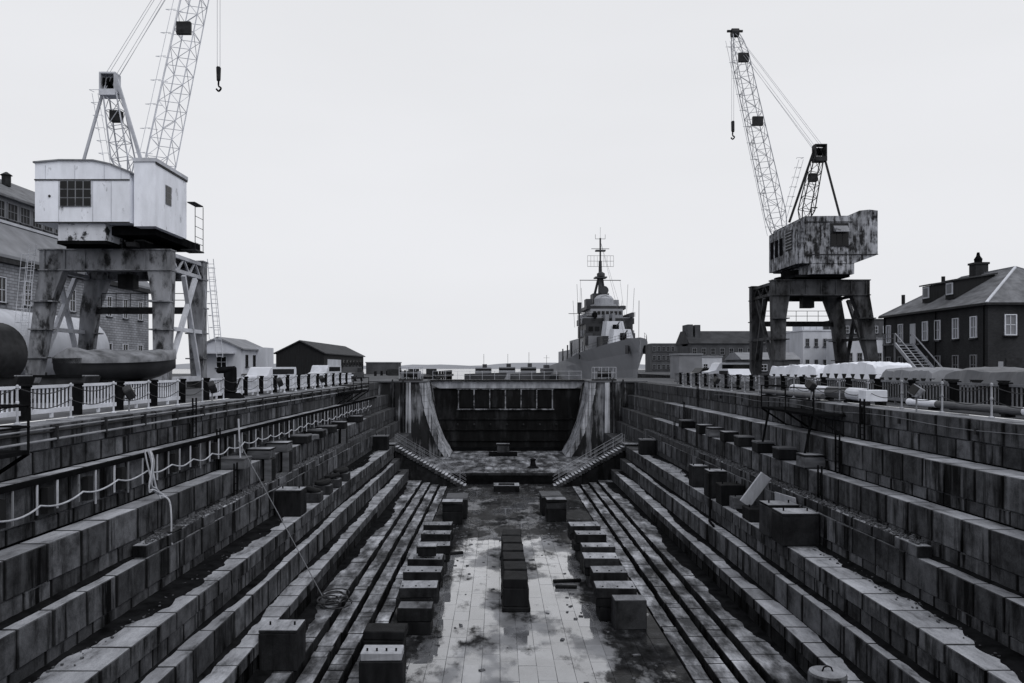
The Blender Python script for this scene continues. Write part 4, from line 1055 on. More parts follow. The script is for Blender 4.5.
for sg, xs in ((-1,(-35.8,-25.1)),(1,(26.0,36.7))):
    for x in xs:
        quad_ = MB().box(x-.05,x+.05,10,140 if sg < 0 else 118,.002,.05).build('crane_rail', M['dark']); struct(quad_)

# ------------------------------------------------------------------ left quay: boat, tanks, buildings, vehicles
def boat(label, loc, rz, L, B, H, name='covered_boat'):
    t_ = thing(name, label, 'boat', loc, None, rz)
    m = MB(); n, k = 12, 5; prof = []
    for i in range(n+1):
        f = i/n; hb = B/2*(1-max(0,(f-.45)/.55)**2.2)*(1 if f > .05 else .9)
        sheer = H*(.92+.2*f*f); kz = 0.0 + .55*max(0,(f-.6)/.4)**2*H
        row = [(f*L, sx*hb*g_, kz+(sheer-kz)*zz) for sx, g_, zz in ((-1,1,1),(-1,.93,.55),(-1,.7,.2),(0,0,0),(1,.7,.2),(1,.93,.55),(1,1,1))]
        m.v += row
    for i in range(n):
        for j in range(6): a = i*7+j; m.f.append([a,a+1,a+8,a+7])
    m.f.append([0,1,2,3,4,5,6]); m.build('hull', M['hulldark'], t_, None, True)
    c = MB(); 
    for i in range(n+1):
        f = i/n; hb = B/2*(1-max(0,(f-.45)/.55)**2.2)*(1 if f > .05 else .9)+.06; sheer = H*(.92+.2*f*f)
        rg_ = .55+.2*math.sin(i*2.1)*.4
        c.v += [(f*L, -hb, sheer-.28),(f*L,-hb*.98,sheer+.04),(f*L,-hb*.5,sheer+rg_*.55),(f*L,0,sheer+rg_*(1-.4*f)),(f*L,hb*.5,sheer+rg_*.55),(f*L,hb*.98,sheer+.04),(f*L,hb,sheer-.28)]
    for i in range(n):
        for j in range(6): a = i*7+j; c.f.append([a,a+1,a+8,a+7])
    c.f.append([0,1,2,3,4,5,6]); c.build('cover', M['canvas'], t_, None, True)
    for f in (.2,.6): MB().box(f*L-.15,f*L+.15,-B*.45,B*.45,-.85,.12).build('cradle', M['timber'], t_)
    return t_
boat('dark-hulled boat under a pale cover standing beneath the white crane', (-24.6,43.6,.85), R(60), 7.0, 3.0, 1.45)
for i, (x, y, l) in enumerate(((-25.2,38.4,'rusty'),(-22.2,38.8,'plain'))):
    sk = thing('steel_bin', f'{"sloped" if i == 0 else "low"} dark steel bin behind the left pickets near the boat', 'bin', (x,y,0), 'steel bins by the boat')
    MB().prism([(-1.1,0),(1.1,0),(1.5,1.25),(-.6,1.25)],'y',-.7,.7).build('body', M['dark'], sk)
    for a in (-.75,.75): MB().box(-1.0,1.3,a-.05,a+.05,1.2,1.32).build('rim', M['black'], sk)
    MB().box(-.6,1.4,-.72,.72,1.26,1.3).build('lid', M['steel'], sk)
def tank(label, x, zc, r, ya, yb, mat):
    t_ = thing('storage_tank', label, 'tank', (x,ya,0)); L = yb-ya
    MB().lathe([(.2,-r*.35),(r*.6,-r*.24),(r*.9,-r*.1),(r,0),(r,L),(r*.9,L+r*.15),(r*.6,L+r*.32),(.2,L+r*.4)],(0,0,zc),32,'y').build('shell', M[mat], t_, None, True)
    for k in range(4): MB().box(-r*.7,r*.7,L*(.1+.26*k)-.2,L*(.1+.26*k)+.2,0,zc-r*.55).build('saddle', M['dark'], t_)
    for k in range(3): MB().lathe([(r+.03,L*(.25+.25*k)-.06),(r+.03,L*(.25+.25*k)+.06)],(0,0,zc),32,'y').build('hoop', M[mat], t_)
tank('big white horizontal tank behind the legs of the white crane', -44.1, 3.5, 3.2, 56, 82, 'whitewall')
tank('dark horizontal tank at the left frame edge behind the pickets', -35.9, 2.6, 2.2, 40, 55.5, 'dark')

def window(parent, x, y, z, w_, h_, ax, mats=('white','glass'), d=.12, name='window', mull=(2,2)):
    """ax: '-x','+x','-y' outward direction; x,y,z is the centre on the wall face"""
    def bxx(a0,a1,z0,z1,o0,o1):
        if ax == '-y': return MB().box(x+a0,x+a1,y-o1,y-o0,z+z0,z+z1)
        s_ = -1 if ax == '-x' else 1
        return MB().box(x+s_*o0,x+s_*o1,y+a0,y+a1,z+z0,z+z1)
    f = MB(); t_ = .09
    for q in (bxx(-w_/2,w_/2,h_/2-t_,h_/2,.002,d), bxx(-w_/2,w_/2,-h_/2,-h_/2+t_,.002,d), bxx(-w_/2,-w_/2+t_,-h_/2+t_,h_/2-t_,.002,d), bxx(w_/2-t_,w_/2,-h_/2+t_,h_/2-t_,.002,d)): f.add(q)
    for k in range(1, mull[0]): a = -w_/2+w_*k/mull[0]; f.add(bxx(a-.025,a+.025,-h_/2+t_,h_/2-t_,.03,d*.6))
    for k in range(1, mull[1]): a = -h_/2+h_*k/mull[1]; f.add(bxx(-w_/2+t_,w_/2-t_,a-.03,a+.03,.03,d*.6))
    fo = f.build(name, M[mats[0]], parent)
    bxx(-w_/2+t_*.5,w_/2-t_*.5,-h_/2+t_*.5,h_/2-t_*.5,.004,.028).build('pane', M[mats[1]], fo)
    bxx(-w_/2-.12,w_/2+.12,-h_/2-.14,-h_/2-.005,.002,d+.1).build('sill', M['coping'], fo)
    return fo

wh = thing('stone_warehouse', 'long pale stone warehouse with a windowed roof monitor behind the white crane', 'building', (0,0,0))
xw = -51.1
MB().box(xw-26,xw,52,114.5,0,12.7).build('wall', M['brickpale'], wh)
rf = MB().prism([(xw+.6,12.7),(xw+.6,13.0),(xw-4,17.4),(xw-22,17.4),(xw-26.6,13.0),(xw-26.6,12.7)],'y',51.6,115).build('lower_roof', M['roofgrey'], wh)
MB().box(xw-.02,xw+.55,51.7,114.9,12.2,12.69).build('cornice', M['dark'], wh)
MB().box(xw-21.5,xw-4,54,112,17.38,20.2).build('monitor_wall', M['roofgrey'], wh)
MB().prism([(xw-3.4,20.2),(xw-3.4,20.45),(xw-12.7,25.4),(xw-22,20.45),(xw-22,20.2)],'y',53.6,112.4).build('monitor_roof', M['slate'], wh)
MB().box(xw-3.99,xw-3.8,54,112,17.4,17.7).build('monitor_sill', M['whitewall'], wh)
for k in range(24):
    y = 56+k*2.35; window(wh, xw-3.99, y, 18.9, 1.9, 1.9, '+x', ('roofgrey','dark'), .1, mull=(3,2))
for k in range(14):
    y = 111.7-k*4.45; window(wh, xw, y, 9.5, 1.3, 2.6, '+x', ('whitewall','glass'), .12)
    window(wh, xw, y, 3.6, 1.5, 2.4, '+x', ('whitewall','glass'), .12)
MB().lathe([(.5,0),(.5,1.2),(.7,1.3),(.1,1.7)],(xw-9,96,23.4),10).build('roof_vent', M['dark'], wh)

ws = thing('white_shed', 'small white gabled shed beside the legs of the white crane', 'shed', (X(218,112),112,0))
MB().prism([(-3.2,0),(3.2,0),(3.2,4.3),(0,5.7),(-3.2,4.3)],'y',0,12).build('wall', M['whitewall'], ws)
MB().prism([(-3.6,4.13),(0,5.72),(3.6,4.13),(3.6,4.33),(0,5.95),(-3.6,4.33)],'y',-.3,12.3).build('roof', M['roofgrey'], ws)
window(ws, .5, 0, 2.4, 1.5, 1.6, '-y', ('offwhite','glass'))
MB().box(-3.4,2.4,-1.4,0,3.55,3.7).build('canopy', M['offwhite'], ws)
for k in (2.5,6): window(ws, 3.2, k, 2.6, 1.0, 1.7, '+x', ('dark','glass'))
MB().box(3.21,4.7,7,11,0,4.6).build('annex', M['whitewall'], ws)

bs = thing('black_shed', 'black gabled shed with a dark roof beyond the left barrier', 'shed', (X(300,150),150,0))
hw_ = 4.5
MB().prism([(-hw_,0),(hw_,0),(hw_,4.3),(0,6.5),(-hw_,4.3)],'y',0,44).build('wall', M['shed'], bs)
MB().prism([(-hw_-.4,4.12),(0,6.52),(hw_+.4,4.12),(hw_+.4,4.32),(0,6.75),(-hw_-.4,4.32)],'y',-.4,44.4).build('roof', M['roofdark'], bs)
for k in range(22): MB().box(-hw_+.1+k*.405,-hw_+.16+k*.405,-.04,-.002,0,4.1+2.0*(1-abs(k-10.7)/11)).build('batten', M['shed'], bs)
MB().box(hw_+.01,hw_+.05,3,16,1.2,3.2).build('side_panel', M['whitewall'], bs)
for k in range(6): window(bs, hw_, 19+k*4, 2.6, 2.2, 1.2, '+x', ('dark','glass'))

def vehicle(label, loc, rz, L, Wd, H, mat, name='parked_van', cat='van', low=False):
    t_ = thing(name, label, cat, loc, 'vehicles parked on the quays', rz); h0 = .35
    if low: pr_ = [(-L/2,h0),(-L/2,H*.55),(-L/2+.15,H*.6),(-L*.28,H*.64),(-L*.15,H),(L*.22,H),(L*.38,H*.66),(L/2-.1,H*.6),(L/2,h0)]
    else: pr_ = [(-L/2,h0),(-L/2,H*.52),(-L*.36,H*.6),(-L*.27,H*.96),(-L*.22,H),(L/2-.1,H),(L/2,H*.9),(L/2,h0)]
    MB().prism(pr_,'y',-Wd/2,Wd/2).build('body', M[mat], t_)
    for sy in (-1,1):
        MB().box(-L*.22 if not low else -L*.17, L*.42 if not low else L*.26, sy*(Wd/2), sy*(Wd/2+.02), H*.64, H*.9).build('side_window', M['glass'], t_)
        for fx_ in (-.32,.32):
            wh_ = MB().lathe([(.2,-.11),(.33,-.11),(.34,0),(.33,.11),(.2,.11)],(fx_*L,sy*(Wd/2-.08),.34),14,'y').build('wheel', M['tyre'], t_)
            MB().lathe([(.19,-.12),(.19,.12)],(fx_*L,sy*(Wd/2-.08),.34),10,'y').build('rim', M['steel'], wh_)
        MB().cbox((-L/2,sy*Wd*.36,H*.42),(.06,.3,.16)).build('headlight', M['white'], t_)
    MB().box(-L/2-.08,-L/2+.05,-Wd/2,Wd/2,.35,.55).build('bumper', M['dark'], t_)
    return t_
vehicle('long white van parked behind the left barrier before the black shed', (X(270,68),68,0), R(78), 6.0, 1.9, 1.7, 'paint')
vehicle('pale truck-like van parked behind the left barrier right of the white van', (X(325,92),92,0), R(82), 5.8, 1.9, 1.9, 'offwhite')
vehicle('dark car parked behind the left barrier before the shed doors', (X(352,96),96,0), R(85), 4.5, 1.8, 1.75, 'paintd', 'parked_car', 'car', True)
vehicle('dark car parked beside the white gabled shed', (X(262,90),90,0), R(60), 4.4, 1.8, 1.6, 'paintd', 'parked_car', 'car', True)
vehicle('white car parked beyond the right barrier left of the rusted crane', (X(735,66),66,0), R(95), 4.5, 1.8, 1.55, 'paint', 'parked_car', 'car', True)
vehicle('dark car parked beyond the right barrier under the brick terrace', (X(704,100),100,0), R(20), 4.6, 1.8, 1.6, 'paintd', 'parked_car', 'car', True)
vehicle('pale van parked beyond the right barrier near the grey shed', (X(728,92),92,0), R(10), 5.5, 2.0, 2.2, 'paint')

# ------------------------------------------------------------------ right side: brick house and others
xb_ = 43.0; ya, yb = 72.0, 91.5
bh = thing('brick_house', 'dark brick house with hipped slate roof and white windows at the right', 'building', (0,0,0))
wall_ = MB().box(xb_,xb_+13,ya,yb,0,7.55).build('wall', M['brick'], bh)
m = MB(); e = .35; zr = 11.5
k0 = [(xb_-e,ya-e,7.5),(xb_+13+e,ya-e,7.5),(xb_+13+e,yb+e,7.5),(xb_-e,yb+e,7.5),(xb_+6.5,ya+6.2,zr),(xb_+6.5,yb-4.2,zr)]
m.v = k0; m.f = [[0,1,4],[1,2,5,4],[2,3,5],[3,0,4,5],[3,2,1,0]]
rf = m.build('roof', M['slate'], bh)
for a_, b_ in (((0),4),((3),5),(4,5),(1,4)): MB().bar(k0[a_],k0[b_],.22,.12).build('ridge_cap', M['whitewall' if a_ == 0 else 'roofgrey'], rf)
MB().box(xb_-.42,xb_-.02,ya-.42,yb+.42,7.28,7.49).build('gutter', M['dark'], bh); MB().box(xb_-.015,xb_+13.4,ya-.42,ya-.02,7.28,7.49).build('gutter', M['dark'], bh)
for px in (889,901,925.5,938,956,974):
    y = 44.1*800/(px-VX); window(bh, xb_, y, 5.4, 1.0, 2.0, '-x', ('white','roofgrey')); window(bh, xb_, y, 1.9, 1.0, 1.9, '-x', ('roofgrey','glass'))
dd = MB().box(xb_-.06,xb_-.002,44.1*800/(913-VX)-.55,44.1*800/(913-VX)+.55,4.0,6.3).build('door', M['whitewall'], bh); MB().box(xb_-.1,xb_-.06,44.1*800/(913-VX)+.3,44.1*800/(913-VX)+.36,5.0,5.2).build('handle', M['black'], dd)
for k in range(4): window(bh, xb_+2.0+k*3.1, ya, 5.5, 1.1, 1.9, '-y', ('white','roofgrey'))
MB().box(xb_+1.6,xb_+3.0,ya-.06,ya-.002,.0,2.5).build('door', M['dark'], bh); MB().box(xb_+.9,xb_+1.35,ya-.05,ya-.002,1.6,2.2).build('plaque', M['steel'], bh)
for yy in (ya+.5,80.5,yb-.4): MB().tube((xb_-.08,yy,0),(xb_-.08,yy,7.3),.06,6).build('downpipe', M['black'], bh)
for yy in (80.2,84.6):
    dm = MB(); z0, z1 = 8.5, 10.25
    dm.hexa([(xb_+1.2,yy-.8,z0),(xb_+5.2,yy-.8,10.4),(xb_+5.2,yy+.8,10.4),(xb_+1.2,yy+.8,z0),(xb_+1.2,yy-.8,z1),(xb_+5.2,yy-.8,10.9),(xb_+5.2,yy+.8,10.9),(xb_+1.2,yy+.8,z1)])
    do = dm.build('dormer', M['shed'], bh)
    MB().hexa([(xb_+.95,yy-1,z1+.0),(xb_+5.4,yy-1,10.93),(xb_+5.4,yy+1,10.93),(xb_+.95,yy+1,z1+.0),(xb_+.95,yy-1,z1+.14),(xb_+5.4,yy-1,11.06),(xb_+5.4,yy+1,11.06),(xb_+.95,yy+1,z1+.14)]).build('dormer_roof', M['roofdark'], do)
    MB().box(xb_+1.12,xb_+1.19,yy-.6,yy+.6,8.95,10.15).build('dormer_window', M['white'], do); MB().box(xb_+1.08,xb_+1.115,yy-.42,yy+.42,9.1,10.0).build('pane', M['roofgrey'], do)
ch_ = MB().box(xb_+5.6,xb_+6.9,83.2,84.4,10.6,12.6).build('chimney', M['brick'], bh); MB().lathe([(.35,12.6),(.4,13.0),(.2,13.3),(.12,13.7)],(xb_+6.2,83.8,0),10).build('chimney_pot', M['black'], ch_); MB().box(xb_+5.5,xb_+7.0,83.1,84.5,12.4,12.61).build('chimney_cap', M['dark'], ch_)
for yy, xx in ((87.5,xb_+4.6),(91.0,xb_+2.0)): MB().tube((xx,yy,8.8),(xx,yy,11.6 if yy < 90 else 9.9),.2,8).build('vent_pipe', M['dark'], bh)
es = thing('outside_stair', 'pale timber stair climbing to the upper door of the brick house', 'stairs', (0,0,0))
for xx in (40.4,42.2):
    MB().bar((xx,77.3,.1),(xx,83.6,4.1),.12,.36).build('stringer', M['offwhite'], es); MB().bar((xx,77.3,1.2),(xx,83.6,5.2),.08,.1).build('handrail', M['offwhite'], es)
for k in range(14): MB().box(40.46,42.14,77.4+k*.45,77.75+k*.45,.2+k*.285,.27+k*.285).build('tread', M['offwhite'], es)
MB().box(40.3,42.9,83.6,86.2,4.0,4.15).build('landing', M['steel'], es)
for yy in (83.7,86.1): MB().bar((40.4,yy,0),(40.4,yy,5.2),.14).build('post', M['steel'], es)
for z in (4.7,5.2): MB().bar((40.4,83.7,z),(40.4,86.1,z),.06).build('rail', M['steel'], es)

def far_building(name, label, px0, px1, ytop, Y, depth, mat, roofm, rows, cols, wmats=('whitewall','glass'), roof='flat', group=None, wh_=(1.0,1.6)):
    x0, x1 = X(px0,Y), X(px1,Y); zt = Z(ytop,Y)
    t_ = thing(name, label, 'building', (x0,Y,0), group); w_ = x1-x0
    if roof == 'flat':
        MB().box(0,w_,0,depth,0,zt).build('wall', M[mat], t_); MB().box(-.15,w_+.15,-.15,depth+.15,zt,zt+.25).build('parapet', M[roofm], t_)
        we = zt
    else:
        we = zt*.7; MB().box(0,w_,0,depth,0,we).build('wall', M[mat], t_)
        MB().prism([(-.4,we-.02),(depth+.4,we-.02),(depth*.62,zt),(depth*.38,zt)],'x',-.2,w_+.2).build('roof', M[roofm], t_)
    for r_ in range(rows):
        for c in range(cols):
            zc = we*(r_+.6)/(rows+.15)
            if zc+wh_[1]/2 < we-.1: window(t_, w_*(c+.5)/cols, 0, zc, wh_[0], wh_[1], '-y', wmats, .1, mull=(2,2))
    return t_
bt = far_building('brick_terrace', 'long dark brick terrace with a stepped gable left of the rusted crane', 690, 800, 330, 180, 14, 'brickfar', 'roofdark', 2, 12, ('roofgrey','glass'), roof='gable', wh_=(1.0,1.5))
for k in (0,1): MB().box(.0+k*1.7,1.2+k*1.7,2.2,7.5,6.5,11.4-k*.1).build('gable_stack', M['brickfar'], bt)
far_building('brick_block', 'distant flat-roofed brick block between ship and terrace', 652, 689, 344, 260, 12, 'brickfar', 'roofgrey', 3, 8, ('roofgrey','glass'), wh_=(1.0,1.6))
far_building('low_grey_shed', 'low grey shed in front of the brick terrace', 742, 800, 352, 140, 10, 'brickfar', 'roofgrey', 1, 4, roof='gable', wh_=(1.2,1.2))
far_building('pale_shed', 'low pale metal shed between the grey hut and the terrace', 700, 722, 357, 135, 8, 'whitewall', 'roofgrey', 1, 2, wh_=(.8,1.0))
far_building('grey_hut', 'grey windowless hut on the quay right of the warship', 679, 702, 355, 122-4, 6, 'roofgrey', 'roofgrey', 0, 0)
wb = far_building('white_building', 'white two-storey building seen between the legs of the rusted crane', 803, 838, 331, 150, 10, 'whitewall', 'whitewall', 2, 4, ('roofgrey','glass'), wh_=(.7,1.5))
MB().box(.6,4.6,2,7,Z(331,150)+.26,Z(322,150)+.1).build('roof_room', M['whitewall'], wb); 
for k in range(5): MB().tube((.2+k*1.2,.2,Z(331,150)),(.2+k*1.2,.2,Z(331,150)+1.3),.04,5).build('rail_post', M['steel'], wb)
far_building('dark_brick_block', 'dark brick block behind the right legs of the rusted crane', 842, 890, 320, 172, 14, 'brickfar', 'roofdark', 3, 5, wh_=(1.0,1.6))
far_building('pale_block', 'pale low wing before the dark brick block by the crane legs', 845, 884, 339, 140, 8, 'whitewall', 'roofgrey', 1, 4, ('roofgrey','glass'), wh_=(.9,1.5))
far_building('far_left_block', 'low grey block on the far left waterfront beside the black shed', 366, 398, 363, 200-8, 6, 'brickfar', 'roofgrey', 0, 0)

# ------------------------------------------------------------------ warship
BOW = Vector((22.9,135,0)); STN = Vector((19.6,249,0)); ax = (STN-BOW).normalized(); ang = math.atan2(ax.y, ax.x)
sh = thing('warship', 'grey warship with tall radar mast moored beyond the dock gate, bow on', 'ship', (BOW.x,BOW.y,-2.2), None, ang)
# local x aft from the bow, z above water
m = MB(); L = 114; st_ = [0,2,5,9,14,20,28,38,52,70,90,104,114]
def hb_(x, k):        # half beam at deck (k=1) and waterline (k=0)
    f = x/L; d = 6.9*min(1,(x/32)**.6) if x > 0 else .05; wl_ = 6.2*min(1,(max(0,x-3)/46)**.9)
    if f > .8: d *= 1-.35*((f-.8)/.2)**2; wl_ *= 1-.5*((f-.8)/.2)**2
    return wl_+(d-wl_)*k
def dz_(x): return 8.9-3.4*min(1,x/48) if x < 60 else 5.5-1.2*min(1,(x-60)/20)
for x in st_:
    for sy, k, zz in ((-1,1,1),(-1,.62,.72),(-1,.3,.4),(-1,0,0),(-1,-.05,-.25),(1,-.05,-.25),(1,0,0),(1,.3,.4),(1,.62,.72),(1,1,1)):
        rake = max(0,3.2*(1-zz)) if x < 3 else max(0, 3.2*(1-zz))*max(0,1-x/20)
        m.v.append((x+rake, sy*max(.04,hb_(x,k)), dz_(x)*zz))
for i in range(len(st_)-1):
    for j in range(10): a = i*10+j; b = i*10+(j+1)%10; m.f.append([a,b,b+10,a+10])
m.f += [[j for j in range(10)],[(len(st_)-1)*10+j for j in range(10)]]
m.build('hull', M['hull'], sh)
def sbx(nm, x0,x1,y0,y1,z0,z1, mt, par=None): return MB().box(x0,x1,y0,y1,z0,z1).build(nm, M[mt], par or sh)
sbx('bulwark', 4,5,-1.6,1.6,8.3,8.9,'navdark')
for x0, zb_, i in ((17,8.0,0),(25,10.0,1)):       # gun mounts
    if i: sbx('gun_deck', x0-3,x0+6,-2.9,2.9,6.4,10.0,'navdark')
    gm = MB().hexa([(x0-2.0,-2.1,zb_),(x0+2.6,-2.3,zb_),(x0+2.6,2.3,zb_),(x0-2.0,2.1,zb_),(x0-.8,-1.6,zb_+3.0),(x0+2.4,-1.9,zb_+3.2),(x0+2.4,1.9,zb_+3.2),(x0-.8,1.6,zb_+3.0)]).build('gun_mount', M['gunpale'], sh)
    for q in (-.0,): MB().tube((x0-1,q,zb_+1.5),(x0-5.5,q,zb_+2.6),.16,8,.11).build('gun_barrel', M['navdark'], gm)
    MB().tube((x0+.6,0,zb_-1),(x0+.6,0,zb_+.1),1.9,16).build('ring', M['navdark'], gm)
    sbx('port_shutter', x0-1.75,x0-1.45,-.6,.6,zb_+.9,zb_+2.3,'black',gm)
sbx('deckhouse', 29,62,-4.6,4.6,5.4,10.3,'hull'); sbx('bridge_level', 31,44,-4.9,4.9,10.3,12.9,'navdark')
br = sbx('bridge_wing', 32,42,-5.4,5.4,12.9,14.1,'navdark')
sbx('bridge_screen', 32.1,38,-5.3,5.3,14.1,14.3,'hull',br)
for k in range(7): sbx('bridge_window', 30.9,30.99,-4.4+k*1.3,-3.5+k*1.3,11.4,12.3,'glass',br)
sbx('pilot_house', 34,44,-3.4,3.4,14.1,16.2,'hull'); [sbx('pilot_window', 33.9,33.99,-3.1+k*.9,-2.5+k*.9,15.0,15.7,'glass') for k in range(7)]
for yy in (-4.4,4.4):
    gt_ = MB().tube((33.5,yy,10.3),(33.5,yy,11.6),1.3,12).build('gun_tub', M['hull'], sh); MB().tube((33.2,yy,11.6),(31.2,yy,12.6),.08,6).build('gun_barrel', M['navdark'], gt_)
MB().lathe([(2.9,16.2),(2.9,17.3),(2.1,17.35),(2.1,18.6),(1.6,19.2),(.9,19.5),(.2,19.55)],(38,0,0),16).build('director', M['navpale'], sh)
MB().lathe([(1.3,0),(1.3,.3)],(36.3,0,18.0),14,'x').build('fire_control_dish', M['steel'], sh)
mast = MB().tube((43,0,15),(43,0,27.5),.62,8,.34).build('mast', M['navdark'], sh)
for yy in (-2.7,2.7): MB().tube((47,yy,12),(43,yy*.15,23.6),.3,6).build('mast_leg', M['navdark'], mast)
MB().box(41.6,44.4,-1.3,1.3,23.6,23.9).build('mast_platform', M['navdark'], mast)
MB().tube((43,0,27.5),(43,0,32.6),.2,6).build('topmast', M['navdark'], mast)
MB().tube((43,-4.6,23.2),(43,4.6,23.2),.09,5).build('yard', M['navdark'], mast); MB().tube((43,-2.0,30.2),(43,2.0,30.2),.07,5).build('yard', M['navdark'], mast)
rd = MB()
for z in (26.2,27.4,28.6): rd.tube((42.6,-2.9,z),(42.6,2.9,z),.04,4)
for k in range(9): rd.tube((42.6,-2.9+k*.725,26.2),(42.6,-2.9+k*.725,28.6),.03,4)
rd.build('radar_array', M['navdark'], mast)
MB().box(42.3,43.6,-1.1,1.1,29.6,29.9).build('radar_platform', M['navdark'], mast)
MB().lathe([(.9,24.0),(.9,24.6),(.3,25.0)],(42.2,0,0),10).build('radar_drum', M['navdark'], mast)
MB().lathe([(1.0,-.1),(1.0,.1)],(41.4,-.6,20.8),12,'x').build('searchlight', M['navdark'], mast)
for yy in (-1.1,1.1): MB().tube((43,yy,32.4),(43,yy,33.4),.04,4).build('antenna', M['navdark'], mast)
MB().tube((43,-1.1,32.4),(43,1.1,32.4),.05,4).build('antenna', M['navdark'], mast); MB().tube((43,0,32.5),(43,0,35),.03,4).build('antenna', M['navdark'], mast)
for k, x in enumerate((52,64)):
    fn = MB().hexa([(x-2,-1.4,10.3),(x+2,-1.4,10.3),(x+2,1.4,10.3),(x-2,1.4,10.3),(x-1.4,-1.2,16),(x+2,-1.2,15.6),(x+2,1.2,15.6),(x-1.4,1.2,16)]).build('funnel', M['hull'], sh); sbx('funnel_cap', x-1.5,x+2.1,-1.3,1.3,15.8,16.2,'black',fn)
sbx('aft_deckhouse', 62.1,92,-4.2,4.2,4.3,8.2,'hull')
rl_ = MB()
for sy in (-1,1):
    pts = [(x, sy*(hb_(x,1)-.15), dz_(x)+1.0) for x in range(2,60,3)]; rl_.path(pts,.03,4); rl_.path([(a,b,c-.5) for a,b,c in pts],.03,4)
    for a,b,c in pts: rl_.tube((a,b,c-1.0),(a,b,c),.03,4)
rl_.build('guard_rail', M['navdark'], sh)
MB().tube((1.2,0,8.9),(1.0,0,15.2),.05,5).build('jackstaff', M['navdark'], sh)
MB().cbox((3.4,-1.6,6.9),(1.0,.5,1.5),.3).build('anchor', M['navdark'], sh); MB().cbox((3.4,1.6,6.9),(1.0,.5,1.5),-.3).build('anchor', M['navdark'], sh)
for x, yy, zt in ((30,6.2,15.2),(50,5.5,9.6),(58,5.4,9.2),(72,5.0,8.6),(46,-5.4,14.6)):
    sbx('davit', x,x+.3,yy,yy+.3,5.5,zt,'navdark')
r5 = random.Random(8)
for k in range(26):
    x = r5.uniform(30,60); sy = r5.choice((1,1,1,-1)); y_ = sy*r5.uniform(4.6,5.6); zz = 5.5 if x > 44 else r5.choice((5.8,10.4,13.0))
    if k % 3 == 0: MB().tube((x,y_,zz),(x,y_,zz+r5.uniform(2,5)),.07,5).build('stanchion', M['navdark'], sh)
    elif k % 3 == 1: MB().cbox((x,y_,zz+.6),(1.4,.7,1.2),ch=.1).build('locker', M[r5.choice(('navpale','navdark','hull'))], sh)
    else: MB().lathe([(.45,-.8),(.5,-.5),(.5,.5),(.45,.8)],(x,y_,zz+1.0),10,'x').build('life_raft', M['navpale'], sh)
for sy in (-1,1):
    for x, zt in ((33,20.5),(40,22),(47,19)): MB().tube((x,sy*5.2,12.9),(x,sy*5.6,zt),.035,4).build('whip_antenna', M['navdark'], sh)
    sbx('wing_wall', 30,33,sy*3.6,sy*5.2,8.4,10.9,'navdark'); sbx('bridge_door', 30.9,30.98,sy*2.9-.4,sy*2.9+.4,8.2,10.0,'black')
    for k in range(4): sbx('rail_post', 31+k*3.2,31.1+k*3.2,sy*5.3,sy*5.38,14.3,15.3,'navdark')
sbx('flag_deck', 35,46,-4.2,4.2,16.2,16.9,'navdark'); sbx('lookout', 40,43,-3.6,-2.2,16.9,18.6,'hull'); sbx('lookout', 40,43,2.2,3.6,16.9,18.8,'navdark'); sbx('mast_house', 42,46,-1.8,1.8,16.9,20.2,'navdark')
for k in range(14): sbx('deck_fitting', 30+r5.uniform(0,12),31+r5.uniform(0,12),-5+.75*k,-4.6+.75*k+r5.uniform(0,.4),12.9 if k % 2 else 14.2,13.6+r5.uniform(0,1.8),r5.choice(('navdark','hull','black')))
for sy in (-1,1): MB().tube((43,sy*4.4,23.2),(40,sy*5.0,14.2),.025,4).build('halyard', M['navdark'], sh); MB().tube((43,0,32),(12,sy*.4,9.5),.025,4).build('stay', M['navdark'], sh)
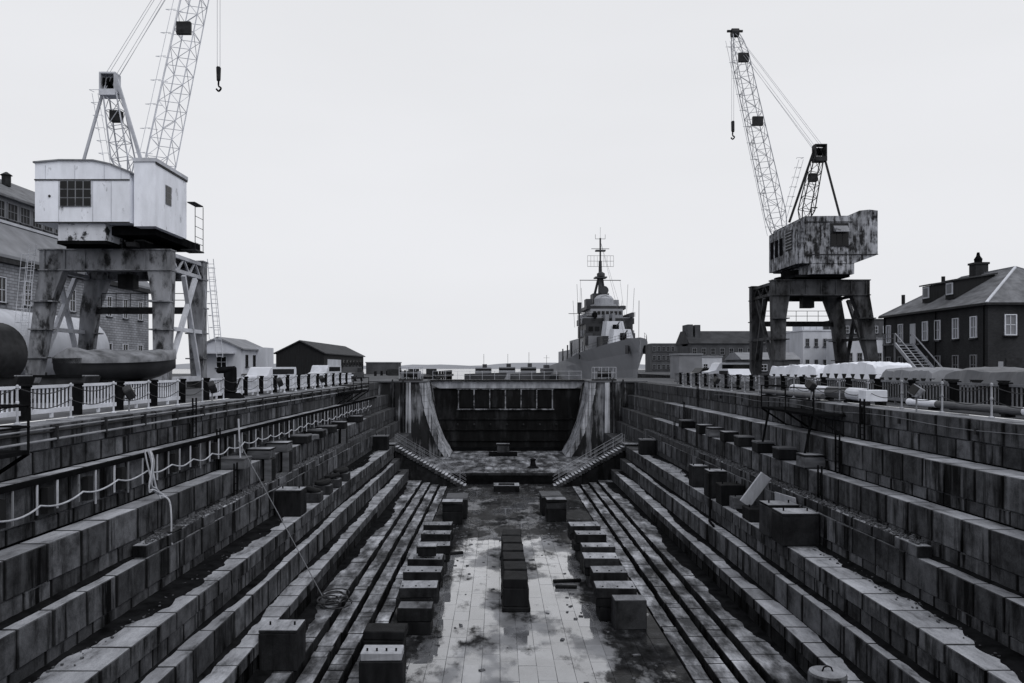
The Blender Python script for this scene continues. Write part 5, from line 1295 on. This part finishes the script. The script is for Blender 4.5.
for k in range(5): sbx('signal_box', 34.2+k*1.5,35.2+k*1.5,-3.9+1.6*k,-3.0+1.6*k,16.2,16.9,'navdark')
rft = MB().tube((30.1,6.35,15.0),(30.1,6.35,17.2),.45,8).build('float_net', M['navdark'], sh); MB().tube((30.1,8.6,14.9),(30.1,3.8,14.9),.06,4).build('spar', M['navdark'], sh)

def small_ship(label, px, Y, L, H, rz, mat):
    t_ = thing('harbour_boat', label, 'boat', (X(px,Y),Y,-2.2), 'small craft in the harbour', rz)
    m = MB(); m.prism([(-L/2,0),(L/2-L*.12,0),(L/2,H),(-L/2,H*.85)],'y',-L*.13,L*.13); m.build('hull', M[mat], t_)
    MB().box(-L*.25,L*.12,-L*.09,L*.09,H*.85,H*1.5).build('cabin', M['hull'], t_)
    MB().box(-L*.25-.02,L*.12+.02,-L*.092,L*.092,H*1.15,H*1.38).build('cabin_window', M['glass'], t_)
    MB().box(-L*.08,L*.02,-L*.05,L*.05,H*1.5,H*1.85).build('wheelhouse', M['navdark'], t_)
    MB().tube((-L*.05,0,H*1.85),(-L*.05,0,H*2.9),.05,5).build('mast', M['navdark'], t_)
    MB().tube((-L*.05,-L*.06,H*2.6),(-L*.05,L*.06,H*2.6),.03,5).build('yard', M['navdark'], t_)
small_ship('dark harbour boat left of the warship stern', 546, 205, 13, 2.4, R(100), 'navdark')
small_ship('low harbour boat farthest left beyond the dock gate', 486, 205, 11, 2.5, R(5), 'navdark')
small_ship('low harbour boat in the middle beyond the dock gate', 510, 222, 12, 2.6, R(-4), 'hull')
small_ship('low harbour boat nearest the warship beyond the dock gate', 531, 196, 10, 2.6, R(3), 'navdark')
# left pier beyond the gate
pq = thing('timber_pier', 'dark timber pier in the harbour left of the gate', 'pier', (X(415,170),150,0))
MB().box(-6,6,0,60,-.6,-.1).build('deck', M['timber'], pq)
for k in range(8):
    for a in (-5.5,5.5): MB().tube((a,1+k*8,-4),(a,1+k*8,.9),.25,8).build('pile', M['timber'], pq)
for k in range(3): MB().cbox((-3+k*3,8+k*9,.6),(2.2,2,1.4),ch=.05).build('locker', M['dark'], pq)
